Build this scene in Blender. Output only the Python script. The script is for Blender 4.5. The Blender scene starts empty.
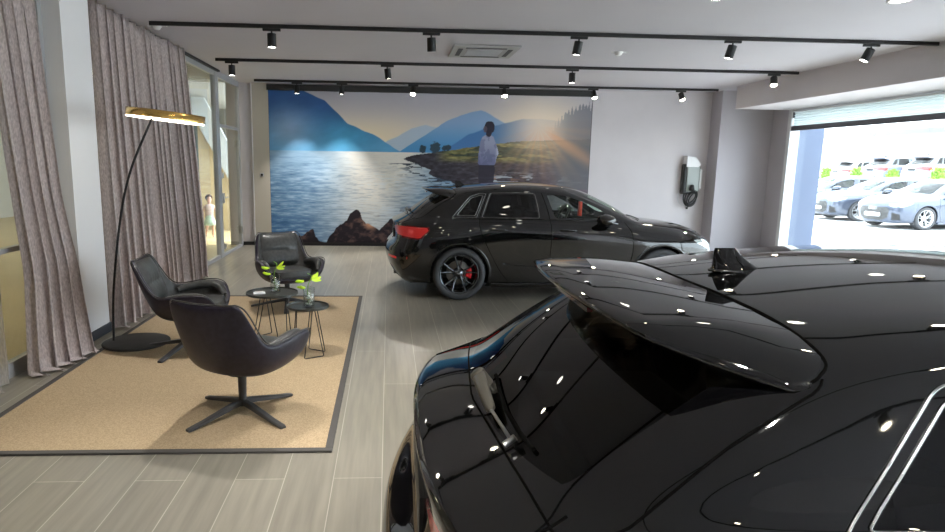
import math
import bpy, bmesh, math, random
import numpy as np
from mathutils import Vector, Matrix
from mathutils.bvhtree import BVHTree
from mathutils.interpolate import poly_3d_calc
random.seed(4)
sc = bpy.context.scene
COL = sc.collection
PI = math.pi
CAM_H = 1.72

# ------------------------------------------------------------------ materials
def mat(name, color=(0.5, 0.5, 0.5), rough=0.5, metal=0.0, spec=0.5, coat=0.0, emit=None, estr=1.0, trans=0.0, ior=1.45, alpha=1.0, sheen=0.0):
    m = bpy.data.materials.new(name); m.use_nodes = True
    b = m.node_tree.nodes['Principled BSDF']
    b.inputs['Base Color'].default_value = (*color, 1)
    b.inputs['Roughness'].default_value = rough
    b.inputs['Metallic'].default_value = metal
    b.inputs['Specular IOR Level'].default_value = spec
    b.inputs['IOR'].default_value = ior
    b.inputs['Coat Weight'].default_value = coat
    b.inputs['Coat Roughness'].default_value = 0.03
    b.inputs['Transmission Weight'].default_value = trans
    b.inputs['Alpha'].default_value = alpha
    b.inputs['Sheen Weight'].default_value = sheen
    if emit:
        b.inputs['Emission Color'].default_value = (*emit, 1)
        b.inputs['Emission Strength'].default_value = estr
    return m

def N(m, kind, **kw):
    n = m.node_tree.nodes.new(kind)
    for k, v in kw.items():
        if k in n.inputs: n.inputs[k].default_value = v
        else: setattr(n, k, v)
    return n
def L(m, a, ao, b, bi): m.node_tree.links.new(a.outputs[ao], b.inputs[bi])
def bsdf(m): return m.node_tree.nodes['Principled BSDF']

def ramp(m, stops):
    r = N(m, 'ShaderNodeValToRGB')
    e = r.color_ramp.elements
    while len(e) < len(stops): e.new(0.5)
    for i, (p, c) in enumerate(stops):
        e[i].position = p; e[i].color = (*c, 1)
    return r

def noisy(m, c1, c2, scale=(1, 1, 1), nscale=5.0, detail=4, bump=0.0, coords='Object', rough=None):
    """base colour varied by noise between two colours, with an optional bump"""
    tc = N(m, 'ShaderNodeTexCoord'); mp = N(m, 'ShaderNodeMapping'); mp.inputs['Scale'].default_value = scale
    nz = N(m, 'ShaderNodeTexNoise', Scale=nscale, Detail=detail)
    L(m, tc, coords, mp, 'Vector'); L(m, mp, 'Vector', nz, 'Vector')
    r = ramp(m, [(0.35, c1), (0.65, c2)]); L(m, nz, 'Fac', r, 'Fac'); L(m, r, 'Color', bsdf(m), 'Base Color')
    if bump:
        bp = N(m, 'ShaderNodeBump', Strength=bump, Distance=0.01); L(m, nz, 'Fac', bp, 'Height'); L(m, bp, 'Normal', bsdf(m), 'Normal')
    return m

def glass_mat(name, tint=(1, 1, 1), refl=1.0, rough=0.0):
    """thin pane: transparent tint mixed with a mirror by Fresnel"""
    m = bpy.data.materials.new(name); m.use_nodes = True
    nt = m.node_tree; nt.nodes.remove(bsdf(m)); out = nt.nodes['Material Output']
    tr = N(m, 'ShaderNodeBsdfTransparent', Color=(*tint, 1)); gl = N(m, 'ShaderNodeBsdfGlossy', Roughness=rough)
    ge = N(m, 'ShaderNodeNewGeometry'); dt = N(m, 'ShaderNodeVectorMath', operation='DOT_PRODUCT'); ab = N(m, 'ShaderNodeMath', operation='ABSOLUTE')
    om = N(m, 'ShaderNodeMath', operation='SUBTRACT'); om.inputs[0].default_value = 1; pw = N(m, 'ShaderNodeMath', operation='POWER'); pw.inputs[1].default_value = 5
    fr = N(m, 'ShaderNodeMath', operation='MULTIPLY_ADD'); fr.inputs[1].default_value = .95; fr.inputs[2].default_value = .05
    nt.links.new(ge.outputs['Normal'], dt.inputs[0]); nt.links.new(ge.outputs['Incoming'], dt.inputs[1])
    L(m, dt, 'Value', ab, 0); L(m, ab, 'Value', om, 1); L(m, om, 'Value', pw, 0); L(m, pw, 'Value', fr, 0)
    mu = N(m, 'ShaderNodeMath', operation='MULTIPLY'); mu.inputs[1].default_value = refl; mu.use_clamp = True
    mx = N(m, 'ShaderNodeMixShader')
    L(m, fr, 'Value', mu, 0); L(m, mu, 'Value', mx, 'Fac')
    nt.links.new(tr.outputs[0], mx.inputs[1]); nt.links.new(gl.outputs[0], mx.inputs[2]); nt.links.new(mx.outputs[0], out.inputs['Surface'])
    return m

# ------------------------------------------------------------------ mesh helpers
def obj(name, bm, m, parent=None, smooth=True, loc=None, mats=None):
    me = bpy.data.meshes.new(name)
    if isinstance(bm, bmesh.types.BMesh):
        bm.to_mesh(me); bm.free()
    else:
        me.from_pydata(*bm); me.update()
    for x in (mats or [m]): me.materials.append(x)
    if smooth:
        for p in me.polygons: p.use_smooth = True
    o = bpy.data.objects.new(name, me); COL.objects.link(o)
    if parent: o.parent = parent
    if loc: o.location = loc
    return o

def sharp(o, ang=35):
    me = o.data; bm = bmesh.new(); bm.from_mesh(me)
    for e in bm.edges:
        if len(e.link_faces) == 2 and e.calc_face_angle(0) > math.radians(ang): e.smooth = False
    bm.to_mesh(me); bm.free(); return o

def bx(bm, x0, x1, y0, y1, z0, z1, bev=0.0):
    r = bmesh.ops.create_cube(bm, size=1.0)
    vs = r['verts']
    for v in vs:
        v.co = Vector((x0 + (v.co.x + .5) * (x1 - x0), y0 + (v.co.y + .5) * (y1 - y0), z0 + (v.co.z + .5) * (z1 - z0)))
    if bev > 0:
        es = {e for v in vs for e in v.link_edges}
        bmesh.ops.bevel(bm, geom=list(es), offset=bev, segments=2, affect='EDGES', profile=0.5)
    return bm

def box(name, m, x0, x1, y0, y1, z0, z1, parent=None, bev=0.0):
    bm = bmesh.new(); bx(bm, x0, x1, y0, y1, z0, z1, bev)
    o = obj(name, bm, m, parent, smooth=False)
    return o

def lathe(bm, prof, seg=32, M4=None, close=False):
    """profile [(r, h)] turned about the z axis, placed by the matrix"""
    M4 = M4 or Matrix.Identity(4)
    rings = []
    for r, h in prof:
        if r < 1e-6: rings.append([bm.verts.new(M4 @ Vector((0, 0, h)))])
        else: rings.append([bm.verts.new(M4 @ Vector((r * math.cos(2*PI*i/seg), r * math.sin(2*PI*i/seg), h))) for i in range(seg)])
    for a, b in zip(rings, rings[1:]):
        for i in range(seg):
            j = (i + 1) % seg
            if len(a) == 1 and len(b) == 1: continue
            if len(a) == 1: bm.faces.new((a[0], b[i], b[j]))
            elif len(b) == 1: bm.faces.new((a[i], b[0], a[j]))
            else: bm.faces.new((a[i], b[i], b[j], a[j]))
    return bm

def spline(pts, n):
    """Catmull-Rom through the points, n samples a span"""
    P = [Vector(p) for p in pts]; out = []
    for i in range(len(P) - 1):
        p0 = P[i-1] if i > 0 else P[0]*2 - P[1]; p1 = P[i]; p2 = P[i+1]
        p3 = P[i+2] if i + 2 < len(P) else P[-1]*2 - P[-2]
        for k in range(n):
            t = k / n
            out.append(0.5*((2*p1) + (p2-p0)*t + (2*p0-5*p1+4*p2-p3)*t*t + (3*p1-p0-3*p2+p3)*t**3))
    out.append(P[-1]); return out

def tube(bm, pts, r, seg=8, closed=False, caps=True):
    P = [Vector(p) for p in pts]; n = len(P); rings = []
    up = Vector((0, 0, 1)); prev = None
    for i, p in enumerate(P):
        if closed: t = P[(i+1) % n] - P[i-1]
        else: t = P[min(i+1, n-1)] - P[max(i-1, 0)]
        if t.length < 1e-9: t = Vector((0, 0, 1))
        t.normalize()
        if prev is None:
            a = up if abs(t.dot(up)) < .95 else Vector((1, 0, 0))
            u = t.cross(a).normalized()
        else:
            u = (prev - t * prev.dot(t)).normalized()
        prev = u; w = t.cross(u)
        rr = r[i] if isinstance(r, (list, tuple)) else r
        rings.append([bm.verts.new(p + (u*math.cos(2*PI*k/seg) + w*math.sin(2*PI*k/seg))*rr) for k in range(seg)])
    m = n if closed else n - 1
    for i in range(m):
        a, b = rings[i], rings[(i+1) % n]
        for k in range(seg):
            j = (k+1) % seg
            bm.faces.new((a[k], b[k], b[j], a[j]))
    if caps and not closed:
        bm.faces.new(rings[0][::-1]); bm.faces.new(rings[-1])
    return bm

def grid(bm, rows):
    V = [[bm.verts.new(p) for p in r] for r in rows]
    for a, b in zip(V, V[1:]):
        for i in range(len(a) - 1): bm.faces.new((a[i], a[i+1], b[i+1], b[i]))
    return V

def prism(bm, poly, y0, y1, axis='y'):
    """convex or simple outline (a, b) extruded along an axis"""
    f = {'y': lambda a, b, t: (a, t, b), 'x': lambda a, b, t: (t, a, b), 'z': lambda a, b, t: (a, b, t)}[axis]
    A = [bm.verts.new(f(a, b, y0)) for a, b in poly]; B = [bm.verts.new(f(a, b, y1)) for a, b in poly]
    bm.faces.new(A[::-1]); bm.faces.new(B)
    for i in range(len(A)):
        j = (i+1) % len(A); bm.faces.new((A[i], A[j], B[j], B[i]))
    bmesh.ops.recalc_face_normals(bm, faces=bm.faces)
    return bm

def subsurf(o, n=2, render=None):
    s = o.modifiers.new('Subdivision', 'SUBSURF'); s.levels = n; s.render_levels = render or n; return o

def thing(name, label, cat, loc=(0, 0, 0), rotz=0.0, group=None):
    o = bpy.data.objects.new(name, None); COL.objects.link(o)
    o.empty_display_size = .1
    o.location = loc; o.rotation_euler = (0, 0, rotz)
    o['label'] = label; o['category'] = cat
    if group: o['group'] = group
    return o
def tag(o, label, cat, group=None, kind=None):
    o['label'] = label; o['category'] = cat
    if group: o['group'] = group
    if kind: o['kind'] = kind
    return o
def struct(o): o['kind'] = 'structure'; return o

def dup(root, loc, rotz, label, group=None, swap=None, scale=None, skip=()):
    """a copy of a thing with copies of its parts and sub-parts"""
    def cp(o, parent):
        c = o.copy(); COL.objects.link(c)
        if parent: c.parent = parent
        if swap and c.data and hasattr(c.data, 'materials'):
            for i, s in enumerate(c.material_slots):
                mn = s.material.name if s.material else ''
                if mn in swap:
                    c.material_slots[i].link = 'OBJECT'; c.material_slots[i].material = swap[mn]
        for ch in kids.get(o.name, ()):
            if ch.name.split('.')[0] not in skip: cp(ch, c)
        return c
    kids = {}
    for o in list(sc.objects):
        if o.parent: kids.setdefault(o.parent.name, []).append(o)
    r = cp(root, None)
    r.location = loc; r.rotation_euler = (0, 0, rotz); r['label'] = label
    if group: r['group'] = group
    if scale: r.scale = scale
    return r
# scene constants
NEAR = (.055, 1.79, 0, -.01)
SKY = 6.0; SUN = 5.0; HALL = 4.5; EXPO = 0.78; FARY = 8.80
BUSHES = [(25.2, 35.8, 1.0, 'yellow green bush furthest left between the car rows'), (25.2, 33.4, 1.05, 'yellow green bush second from the left between the car rows'), (25.2, 30.9, 1.0, 'yellow green bush third from the left between the car rows'), (25.2, 28.2, 1.1, 'yellow green bush at the right edge between the car rows')]
# ------------------------------------------------------------------ the car
M_paint = mat('black_paint', (0.0035, 0.0038, 0.0042), .4, spec=.0, coat=1.0)
M_gloss = mat('gloss_black', (0.002, 0.002, 0.0025), .4, spec=.0, coat=1.0)
for m_ in (M_paint, M_gloss): bsdf(m_).inputs['Coat IOR'].default_value = 1.68
M_blackpl = mat('black_plastic', (0.012, 0.012, 0.013), .45)
M_seam = mat('seam_black', (0.001, 0.001, 0.001), .8, spec=.1)
M_rubber = mat('tyre_rubber', (0.045, 0.046, 0.05), .6)
M_rim = mat('anthracite_metal', (0.13, 0.14, 0.155), .22, metal=1)
M_alu = mat('aluminium', (.55, .56, .57), .3, metal=1)
M_disc = mat('brake_steel', (.40, .37, .33), .45, metal=.6)
M_calred = mat('caliper_red', (.85, .02, .03), .35, coat=.5)
M_tail = mat('tail_lamp_red', (.80, .015, .015), .3, coat=1.0)
M_tail2 = mat('tail_lamp_dark', (.10, .004, .004), .1, coat=1.0)
M_lamp = mat('headlamp_clear', (.55, .62, .62), .12, metal=.6, coat=1.0)
M_chromed = mat('dark_chrome', (.12, .12, .12), .15, metal=1)
M_wiper = mat('wiper_grey', (.17, .16, .135), .35, metal=.4)
M_glass_front = glass_mat('car_glass_green', (.80, .93, .85))
M_glass_dark = glass_mat('car_glass_privacy', (.035, .04, .042))
M_seat = mat('seat_leather', (.02, .02, .021), .5)
M_tagred = mat('mirror_tag_red', (.95, .04, .01), .6)
M_bead = mat('window_bead', (.30, .31, .30), .25, metal=1)

def car_cage():
    R = []
    # each ring: 17 points from the middle of the tail round the right-hand corner to the middle of the nose
    R.append([(.16,0,.19),(.16,.22,.19),(.17,.40,.19),(.19,.56,.19),(.24,.66,.19),(.40,.72,.19),(.86,.76,.17),(1.35,.78,.16),(1.9,.78,.16),(2.45,.78,.16),(3.0,.78,.16),(3.5,.76,.17),(3.90,.70,.18),(4.08,.60,.17),(4.18,.45,.17),(4.24,.24,.17),(4.25,0,.17)])
    R.append([(.07,0,.25),(.07,.22,.25),(.09,.42,.25),(.12,.60,.25),(.19,.745,.25),(.38,.845,.24),(.86,.87,.22),(1.35,.865,.20),(1.9,.86,.19),(2.45,.86,.19),(3.0,.865,.20),(3.5,.87,.22),(3.94,.835,.22),(4.16,.72,.21),(4.28,.54,.20),(4.35,.28,.20),(4.37,0,.20)])
    R.append([(-.02,0,.38),(-.015,.22,.38),(.005,.42,.38),(.04,.61,.38),(.12,.775,.38),(.33,.885,.38),(.86,.912,.36),(1.35,.885,.34),(1.9,.875,.33),(2.45,.877,.33),(3.0,.888,.34),(3.5,.915,.36),(3.96,.875,.36),(4.21,.755,.36),(4.33,.56,.36),(4.40,.29,.36),(4.42,0,.36)])
    R.append([(-.07,0,.53),(-.065,.22,.53),(-.045,.42,.53),(.0,.62,.53),(.09,.785,.53),(.32,.898,.53),(.86,.922,.52),(1.35,.893,.52),(1.9,.885,.52),(2.45,.888,.52),(3.0,.90,.52),(3.5,.924,.52),(3.96,.885,.52),(4.23,.765,.52),(4.35,.56,.52),(4.42,.29,.52),(4.44,0,.52)])
    R.append([(-.055,0,.645),(-.05,.22,.645),(-.03,.42,.645),(.012,.62,.645),(.10,.785,.65),(.33,.898,.655),(.86,.922,.665),(1.35,.898,.665),(1.9,.89,.665),(2.45,.893,.665),(3.0,.905,.665),(3.5,.924,.665),(3.96,.878,.655),(4.22,.755,.645),(4.34,.55,.64),(4.41,.29,.64),(4.43,0,.64)])
    R.append([(.03,0,.74),(.03,.22,.74),(.04,.42,.74),(.06,.62,.74),(.12,.765,.745),(.345,.892,.76),(.86,.918,.775),(1.35,.902,.78),(1.9,.896,.78),(2.45,.898,.775),(3.0,.905,.765),(3.5,.912,.76),(3.95,.862,.725),(4.19,.735,.705),(4.31,.54,.70),(4.375,.28,.70),(4.395,0,.70)])
    R.append([(.045,0,.875),(.045,.22,.875),(.055,.42,.875),(.078,.61,.875),(.145,.75,.875),(.37,.872,.88),(.86,.902,.885),(1.35,.896,.885),(1.9,.892,.88),(2.45,.89,.87),(3.0,.888,.86),(3.5,.865,.845),(3.93,.79,.80),(4.12,.66,.785),(4.21,.49,.79),(4.255,.25,.80),(4.27,0,.80)])
    R.append([(.025,0,.962),(.03,.22,.962),(.052,.42,.96),(.10,.60,.96),(.19,.725,.962),(.42,.835,.972),(.86,.868,.975),(1.35,.872,.970),(1.9,.865,.962),(2.45,.86,.95),(3.0,.845,.93),(3.42,.77,.925),(3.70,.66,.905),(3.84,.52,.905),(3.90,.37,.91),(3.93,.19,.915),(3.94,0,.917)])
    R.append([(.19,0,1.035),(.195,.20,1.035),(.215,.38,1.035),(.26,.545,1.036),(.335,.66,1.04),(.48,.745,1.045),(.86,.785,1.05),(1.35,.80,1.047),(1.9,.80,1.03),(2.45,.80,1.01),(3.0,.775,.985),(3.22,.70,.98),(3.29,.56,.992),(3.325,.43,1.0),(3.345,.29,1.006),(3.355,.15,1.01),(3.36,0,1.012)])
    R.append([(.335,0,1.14),(.34,.20,1.14),(.36,.37,1.14),(.405,.53,1.14),(.47,.64,1.14),(.60,.715,1.145),(.92,.735,1.152),(1.37,.75,1.155),(1.88,.755,1.145),(2.38,.75,1.128),(2.80,.72,1.105),(2.98,.655,1.095),(3.06,.53,1.105),(3.10,.41,1.112),(3.125,.28,1.117),(3.14,.14,1.12),(3.145,0,1.122)])
    R.append([(.52,0,1.27),(.525,.19,1.269),(.545,.355,1.266),(.59,.51,1.262),(.65,.615,1.258),(.76,.67,1.262),(1.02,.68,1.277),(1.40,.69,1.287),(1.86,.695,1.285),(2.25,.685,1.272),(2.58,.652,1.245),(2.70,.595,1.225),(2.78,.49,1.24),(2.83,.38,1.25),(2.855,.26,1.257),(2.87,.13,1.262),(2.875,0,1.264)])
    R.append([(.70,0,1.372),(.705,.175,1.370),(.725,.335,1.364),(.765,.48,1.353),(.82,.575,1.342),(.92,.62,1.350),(1.13,.625,1.375),(1.44,.632,1.392),(1.82,.635,1.392),(2.10,.622,1.380),(2.33,.585,1.358),(2.42,.535,1.345),(2.50,.43,1.362),(2.545,.33,1.373),(2.57,.22,1.381),(2.585,.11,1.386),(2.59,0,1.388)])
    def rz(x, y):
        c = 1.478 - .075*((1.75-x)/.95)**2 if x < 1.75 else 1.478 - .08*((x-1.75)/.85)**2
        return c - .052*(abs(y)/.6)**2.4
    last = [(.84,0),(.845,.15),(.86,.28),(.895,.40),(.945,.48),(1.01,.51),(1.20,.515),(1.46,.52),(1.80,.522),(2.02,.515),(2.19,.49),(2.26,.45),(2.32,.36),(2.36,.27),(2.38,.18),(2.395,.09),(2.40,0)]
    R.append([(x, y, rz(x, y)) for x, y in last])
    verts, faces = [], []
    def add(p): verts.append(p); return len(verts) - 1
    idx = [[(add(p), add((p[0], -p[1], p[2])) if p[1] > 0 else None) for p in ring] for ring in R]
    idx = [[(a, a if b is None else b) for a, b in r] for r in idx]
    for a, b in zip(idx, idx[1:]):
        for i in range(16):
            faces.append((a[i][0], b[i][0], b[i+1][0], a[i+1][0]))
            faces.append((a[i][1], a[i+1][1], b[i+1][1], b[i][1]))
    # roof grid: rows 0..6 along the car, columns 0..5 from the middle outwards
    top = idx[-1]; G = {}
    for j in range(6): G[0, j] = top[j]; G[6, j] = top[16-j]
    for i in range(7): G[i, 5] = top[5+i]
    for i in range(1, 6):
        t = i/6; xs = last[5+i][0]; x0 = last[0][0]*(1-t) + last[16][0]*t
        for j in range(5):
            s = j/5; x = x0*(1-s**2) + xs*s**2; y = last[5+i][1]*s
            a = add((x, y, rz(x, y))); b = a if j == 0 else add((x, -y, rz(x, y)))
            G[i, j] = (a, b)
    for i in range(6):
        for j in range(5):
            faces.append((G[i, j][0], G[i+1, j][0], G[i+1, j+1][0], G[i, j+1][0]))
            faces.append((G[i, j][1], G[i, j+1][1], G[i+1, j+1][1], G[i+1, j][1]))
    creases = {}
    for ri, cols, w in ((7, range(0, 4), .75), (5, range(0, 4), .35), (6, range(4, 11), .35), (8, range(0, 11), .12), (4, range(0, 4), .25)):
        for c in cols:
            for s in (0, 1): creases[(idx[ri][c][s], idx[ri][c+1][s])] = w
    for i, (x, y, z) in enumerate(verts):
        t = min(1, max(0, (x-3.55)/.6))
        q = min(1, max(0, (x-3.2)/.7))
        verts[i] = (x - .055*t*t*(3-2*t), y, z + (.045*q*q*(3-2*q) if z > .6 else 0))
    return verts, faces, creases

def smooth_body():
    verts, faces, creases = car_cage()
    tgt = [Vector(v) for v in verts]; cage = [v.copy() for v in tgt]
    def ev(level):
        me = bpy.data.meshes.new('body'); me.from_pydata([tuple(v) for v in cage], [], faces); me.update()
        at = me.attributes.new('crease_edge', 'FLOAT', 'EDGE')
        look = {tuple(sorted(k)): w for k, w in creases.items()}
        for e in me.edges:
            w = look.get(tuple(sorted(e.vertices)))
            if w: at.data[e.index].value = w
        o = bpy.data.objects.new('body', me); COL.objects.link(o); s = o.modifiers.new('s', 'SUBSURF'); s.levels = level
        s.boundary_smooth = 'PRESERVE_CORNERS'
        dg = bpy.context.evaluated_depsgraph_get(); e = o.evaluated_get(dg)
        m2 = bpy.data.meshes.new_from_object(e, depsgraph=dg)
        bpy.data.objects.remove(o); return m2
    for it in range(3):
        m2 = ev(2)
        for i in range(len(cage)): cage[i] += (tgt[i] - m2.vertices[i].co) * .8
        bpy.data.meshes.remove(m2)
    return ev(3)

def carve(bm, poly, A, B, filt):
    """cut the faces that lie inside a convex outline seen along A x B; returns those faces"""
    A = Vector(A); B = Vector(B); n = len(poly)
    area = sum(poly[i][0]*poly[(i+1) % n][1] - poly[(i+1) % n][0]*poly[i][1] for i in range(n))
    if area < 0: poly = poly[::-1]
    aa = [p[0] for p in poly]; bb = [p[1] for p in poly]
    pad = .15
    cur = []
    for f in bm.faces:
        c = f.calc_center_median()
        a = c.dot(A); b = c.dot(B)
        if min(aa)-pad < a < max(aa)+pad and min(bb)-pad < b < max(bb)+pad and filt(c, f.normal): cur.append(f)
    for i in range(n):
        p = poly[i]; q = poly[(i+1) % n]
        e = (q[0]-p[0], q[1]-p[1])
        no = A*e[1] - B*e[0]
        if no.length < 1e-6: continue
        no.normalize()
        # a point of that plane: solve in the basis A, B (they are orthonormal)
        co = A*p[0] + B*p[1]
        geom = set(cur)
        for f in cur: geom.update(f.edges); geom.update(f.verts)
        res = bmesh.ops.bisect_plane(bm, geom=list(geom), dist=1e-5, plane_co=co, plane_no=no)
        fs = {g for g in res['geom'] if isinstance(g, bmesh.types.BMFace)} | {f for f in cur if f.is_valid}
        cur = [f for f in fs if (f.calc_center_median() - co).dot(no) < 0]
    return cur

def extract(bm, faces):
    """move faces out of bm into a new bmesh"""
    new = bmesh.new(); mp = {}
    for f in faces:
        vs = []
        for v in f.verts:
            if v not in mp: mp[v] = new.verts.new(v.co)
            vs.append(mp[v])
        try: new.faces.new(vs)
        except ValueError: pass
    bmesh.ops.delete(bm, geom=faces, context='FACES')
    return new

def rounded(poly, r=.03, n=4):
    """round the corners of a convex outline"""
    out = []; k = len(poly)
    for i in range(k):
        p = Vector(poly[i]); a = (Vector(poly[i-1]) - p); b = (Vector(poly[(i+1) % k]) - p)
        rr = min(r, a.length*.45, b.length*.45)
        s = p + a.normalized()*rr; e = p + b.normalized()*rr
        for j in range(n+1):
            t = j/n; q = s*(1-t)**2 + p*2*t*(1-t) + e*t*t
            out.append((q.x, q.y))
    return out

def inset(poly, d):
    """shrink a convex outline by d"""
    n = len(poly)
    area = sum(poly[i][0]*poly[(i+1) % n][1] - poly[(i+1) % n][0]*poly[i][1] for i in range(n))
    if area < 0: poly = poly[::-1]
    out = []
    for i in range(n):
        p0, p1, p2 = Vector(poly[i-1]), Vector(poly[i]), Vector(poly[(i+1) % n])
        e1 = (p1-p0).normalized(); e2 = (p2-p1).normalized()
        n1 = Vector((-e1.y, e1.x)); n2 = Vector((-e2.y, e2.x))
        k = n1 + n2
        k = k / max(k.dot(n1), .3)
        q = p1 + k*d; out.append((q.x, q.y))
    return out

def make_car():
    root = thing('car', '', 'car')
    src = smooth_body()
    bm = bmesh.new(); bm.from_mesh(src); bmesh.ops.recalc_face_normals(bm, faces=bm.faces)
    bm.to_mesh(src)
    bm.normal_update()
    ref = bm.copy(); ref.faces.ensure_lookup_table(); ref.verts.ensure_lookup_table(); ref.normal_update()
    T = BVHTree.FromBMesh(ref)
    def nrm(co):
        h = T.find_nearest(co)
        f = ref.faces[h[2]]; w = poly_3d_calc([v.co for v in f.verts], h[0])
        q = Vector((0, 0, 0))
        for v, k in zip(f.verts, w): q += v.normal*k
        return q.normalized()
    def piece(name, b, m, parent=root, thick=0):
        o = obj(name, b, m, parent)
        ns = [nrm(v.co) for v in o.data.vertices]
        o.data.normals_split_custom_set_from_vertices(ns)
        return o
    X, Y, Z = Vector((1, 0, 0)), Vector((0, 1, 0)), Vector((0, 0, 1))
    side = lambda s: (lambda c, n: c.y*s > .35 and n.y*s > .25)
    def shoot(x, z, s, off=.0):
        h = T.ray_cast(Vector((x, s*3, z)), Vector((0, -s, 0)))
        return h[0] + h[1]*off if h[0] else None
    def shoot_top(x, y, off=.0):
        h = T.ray_cast(Vector((x, y, 3)), Vector((0, 0, -1)))
        return h[0] + h[1]*off if h[0] else None
    def shoot_rear(y, z, off=.0):
        h = T.ray_cast(Vector((-2, y, z)), Vector((1, 0, 0)))
        return h[0] + h[1]*off if h[0] else None
    def shoot_front(y, z, off=.0):
        h = T.ray_cast(Vector((7, y, z)), Vector((-1, 0, 0)))
        return h[0] + h[1]*off if h[0] else None
    # wheel arches
    for s in (1, -1):
        for cx in (.86, 3.49):
            poly = [(cx + .375*math.cos(2*PI*i/28), .335 + .375*math.sin(2*PI*i/28)) for i in range(28)]
            fs = carve(bm, poly, X, Z, lambda c, n, s=s: c.y*s > .45)
            bmesh.ops.delete(bm, geom=fs, context='FACES')
    # side windows: the outline is cut out as a trim, the pane out of the trim
    qw = [(.765,1.045),(1.078,1.047),(1.21,1.345),(1.12,1.345),(1.00,1.305)]
    rw = [(1.143,1.047),(1.89,1.045),(1.88,1.15),(1.84,1.352),(1.60,1.362),(1.265,1.352)]
    fw = [(2.08,1.040),(2.92,1.020),(2.68,1.185),(2.46,1.285),(2.28,1.335),(2.12,1.350),(1.98,1.352)]
    for s in (1, -1):
        for nm, poly, gm, r in (('quarter_window', qw, M_glass_dark, .02), ('rear_door_window', rw, M_glass_dark, .03), ('front_door_window', fw, M_glass_front, .02)):
            outer = rounded(poly, r); inner = rounded(inset(poly, .026 if nm == 'quarter_window' else .016), r*.7)
            b2 = extract(bm, carve(bm, outer, X, Z, side(s)))
            g = extract(b2, carve(b2, inner, X, Z, lambda c, n: True))
            tr = piece('window_trim', b2, M_gloss)
            piece(nm, g, gm)
            if nm != 'front_door_window':
                for ol in ([outer, inner] if nm == 'quarter_window' else [outer]):
                    pp_ = []
                    for i_ in range(len(ol)):
                        a_ = Vector(ol[i_]); b_ = Vector(ol[(i_+1) % len(ol)]); m_ = max(1, int((b_-a_).length/.03))
                        pp_ += [shoot(*(a_.lerp(b_, k_/m_)), s, .001) for k_ in range(m_)]
                    b5 = bmesh.new(); tube(b5, [p for p in pp_ if p is not None], .0038, 6, closed=True); obj('window_bead', b5, M_bead, root)
        # belt strip under the side glass
        pts = [shoot(x, z, s, .004) for x, z in ((.77,1.034),(1.2,1.036),(1.6,1.036),(2.1,1.03),(2.5,1.02),(2.92,1.008))]
        b2 = bmesh.new(); tube(b2, spline(pts, 6), .006, 6); obj('belt_strip', b2, M_gloss, root)
    # rear window with its gloss side blades
    rwin = [(-.69,1.012),(0,1.04),(.69,1.012),(.715,1.035),(.68,1.18),(.648,1.30),(.59,1.345),(-.59,1.345),(-.648,1.30),(-.68,1.18),(-.715,1.035)]
    fs = carve(bm, rounded(rwin, .02), Y, Z, lambda c, n: c.x < 1.0 and n.x < -.1)
    b2 = extract(bm, fs)
    gl = [(-.58,1.05),(0,1.05),(.58,1.05),(.565,1.20),(.53,1.36),(-.53,1.36),(-.565,1.20)]
    g = extract(b2, carve(b2, rounded(gl, .04), Y, Z, lambda c, n: True))
    rl = rounded(rwin, .02)
    sp_ = [shoot_rear(a, b) for a, b in rl]; sp_ = [p for p in sp_ if p is not None and p.z < 1.325]
    lo = [p for p in sp_ if p.y < 0]; hi = [p for p in sp_ if p.y >= 0]
    order = sorted(lo, key=lambda p: (0, -p.z) if abs(p.y) > .66 or p.z > 1.06 else (1, p.y)) + sorted(hi, key=lambda p: (1, p.z) if abs(p.y) > .66 or p.z > 1.06 else (0, p.y))
    fine = []
    for a_, b_ in zip(order, order[1:]):
        for k in range(8):
            q = a_.lerp(b_, k/8); h = T.find_nearest(q); fine.append(h[0])
    b4 = bmesh.new(); tube(b4, fine, .0032, 6); obj('rear_window_seal', b4, M_seam, root)
    piece('rear_window', g, M_glass_dark)
    left = set(b2.faces)
    while left:      # each island of the surround is a part of its own
        st = [left.pop()]; isl = [st[0]]
        while st:
            f = st.pop()
            for e in f.edges:
                for f2 in e.link_faces:
                    if f2 in left: left.discard(f2); st.append(f2); isl.append(f2)
        if len(isl) < 6: continue
        nb = bmesh.new(); mp_ = {}
        for f in isl:
            vs_ = []
            for v in f.verts:
                if v not in mp_: mp_[v] = nb.verts.new(v.co)
                vs_.append(mp_[v])
            nb.faces.new(vs_)
        c_ = sum((f.calc_center_median() for f in isl), Vector())/len(isl)
        piece('rear_window_blade' if abs(c_.y) > .3 else 'rear_window_edge', nb, M_gloss)
    b2.free()
    # windscreen
    ws = [(-.60,1.035),(0,1.035),(.60,1.035),(.62,1.06),(.50,1.30),(.46,1.338),(0,1.362),(-.46,1.338),(-.50,1.30),(-.62,1.06)]
    fs = carve(bm, rounded(ws, .03), Y, Z, lambda c, n: c.x > 2.2 and c.x < 3.4 and n.x > .2)
    piece('windscreen', extract(bm, fs), M_glass_front)
    # tail lamps round the corner
    for s in (1, -1):
        A = Vector((1, s, 0)).normalized(); ss = lambda c, n, s=s: c.y*s > .12 and c.x < .8
        pl = [(.22,.845),(.45,.80),(.66,.785),(.83,.765),(.90,.78),(.965,.885),(.945,.93),(.66,.94),(.40,.935),(.22,.905)]
        b2 = extract(bm, carve(bm, pl, A, Z, ss))
        inn = [(.25,.855),(.60,.815),(.83,.78),(.885,.795),(.95,.885),(.93,.918),(.62,.928),(.42,.922),(.25,.895)]
        g = extract(b2, carve(b2, inn, A, Z, lambda c, n: True))
        tl = piece('tail_light', b2, M_tail2)
        piece('lamp_lens', g, M_tail, tl)
        # reflector strip in the bumper
        b3 = bmesh.new()
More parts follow.
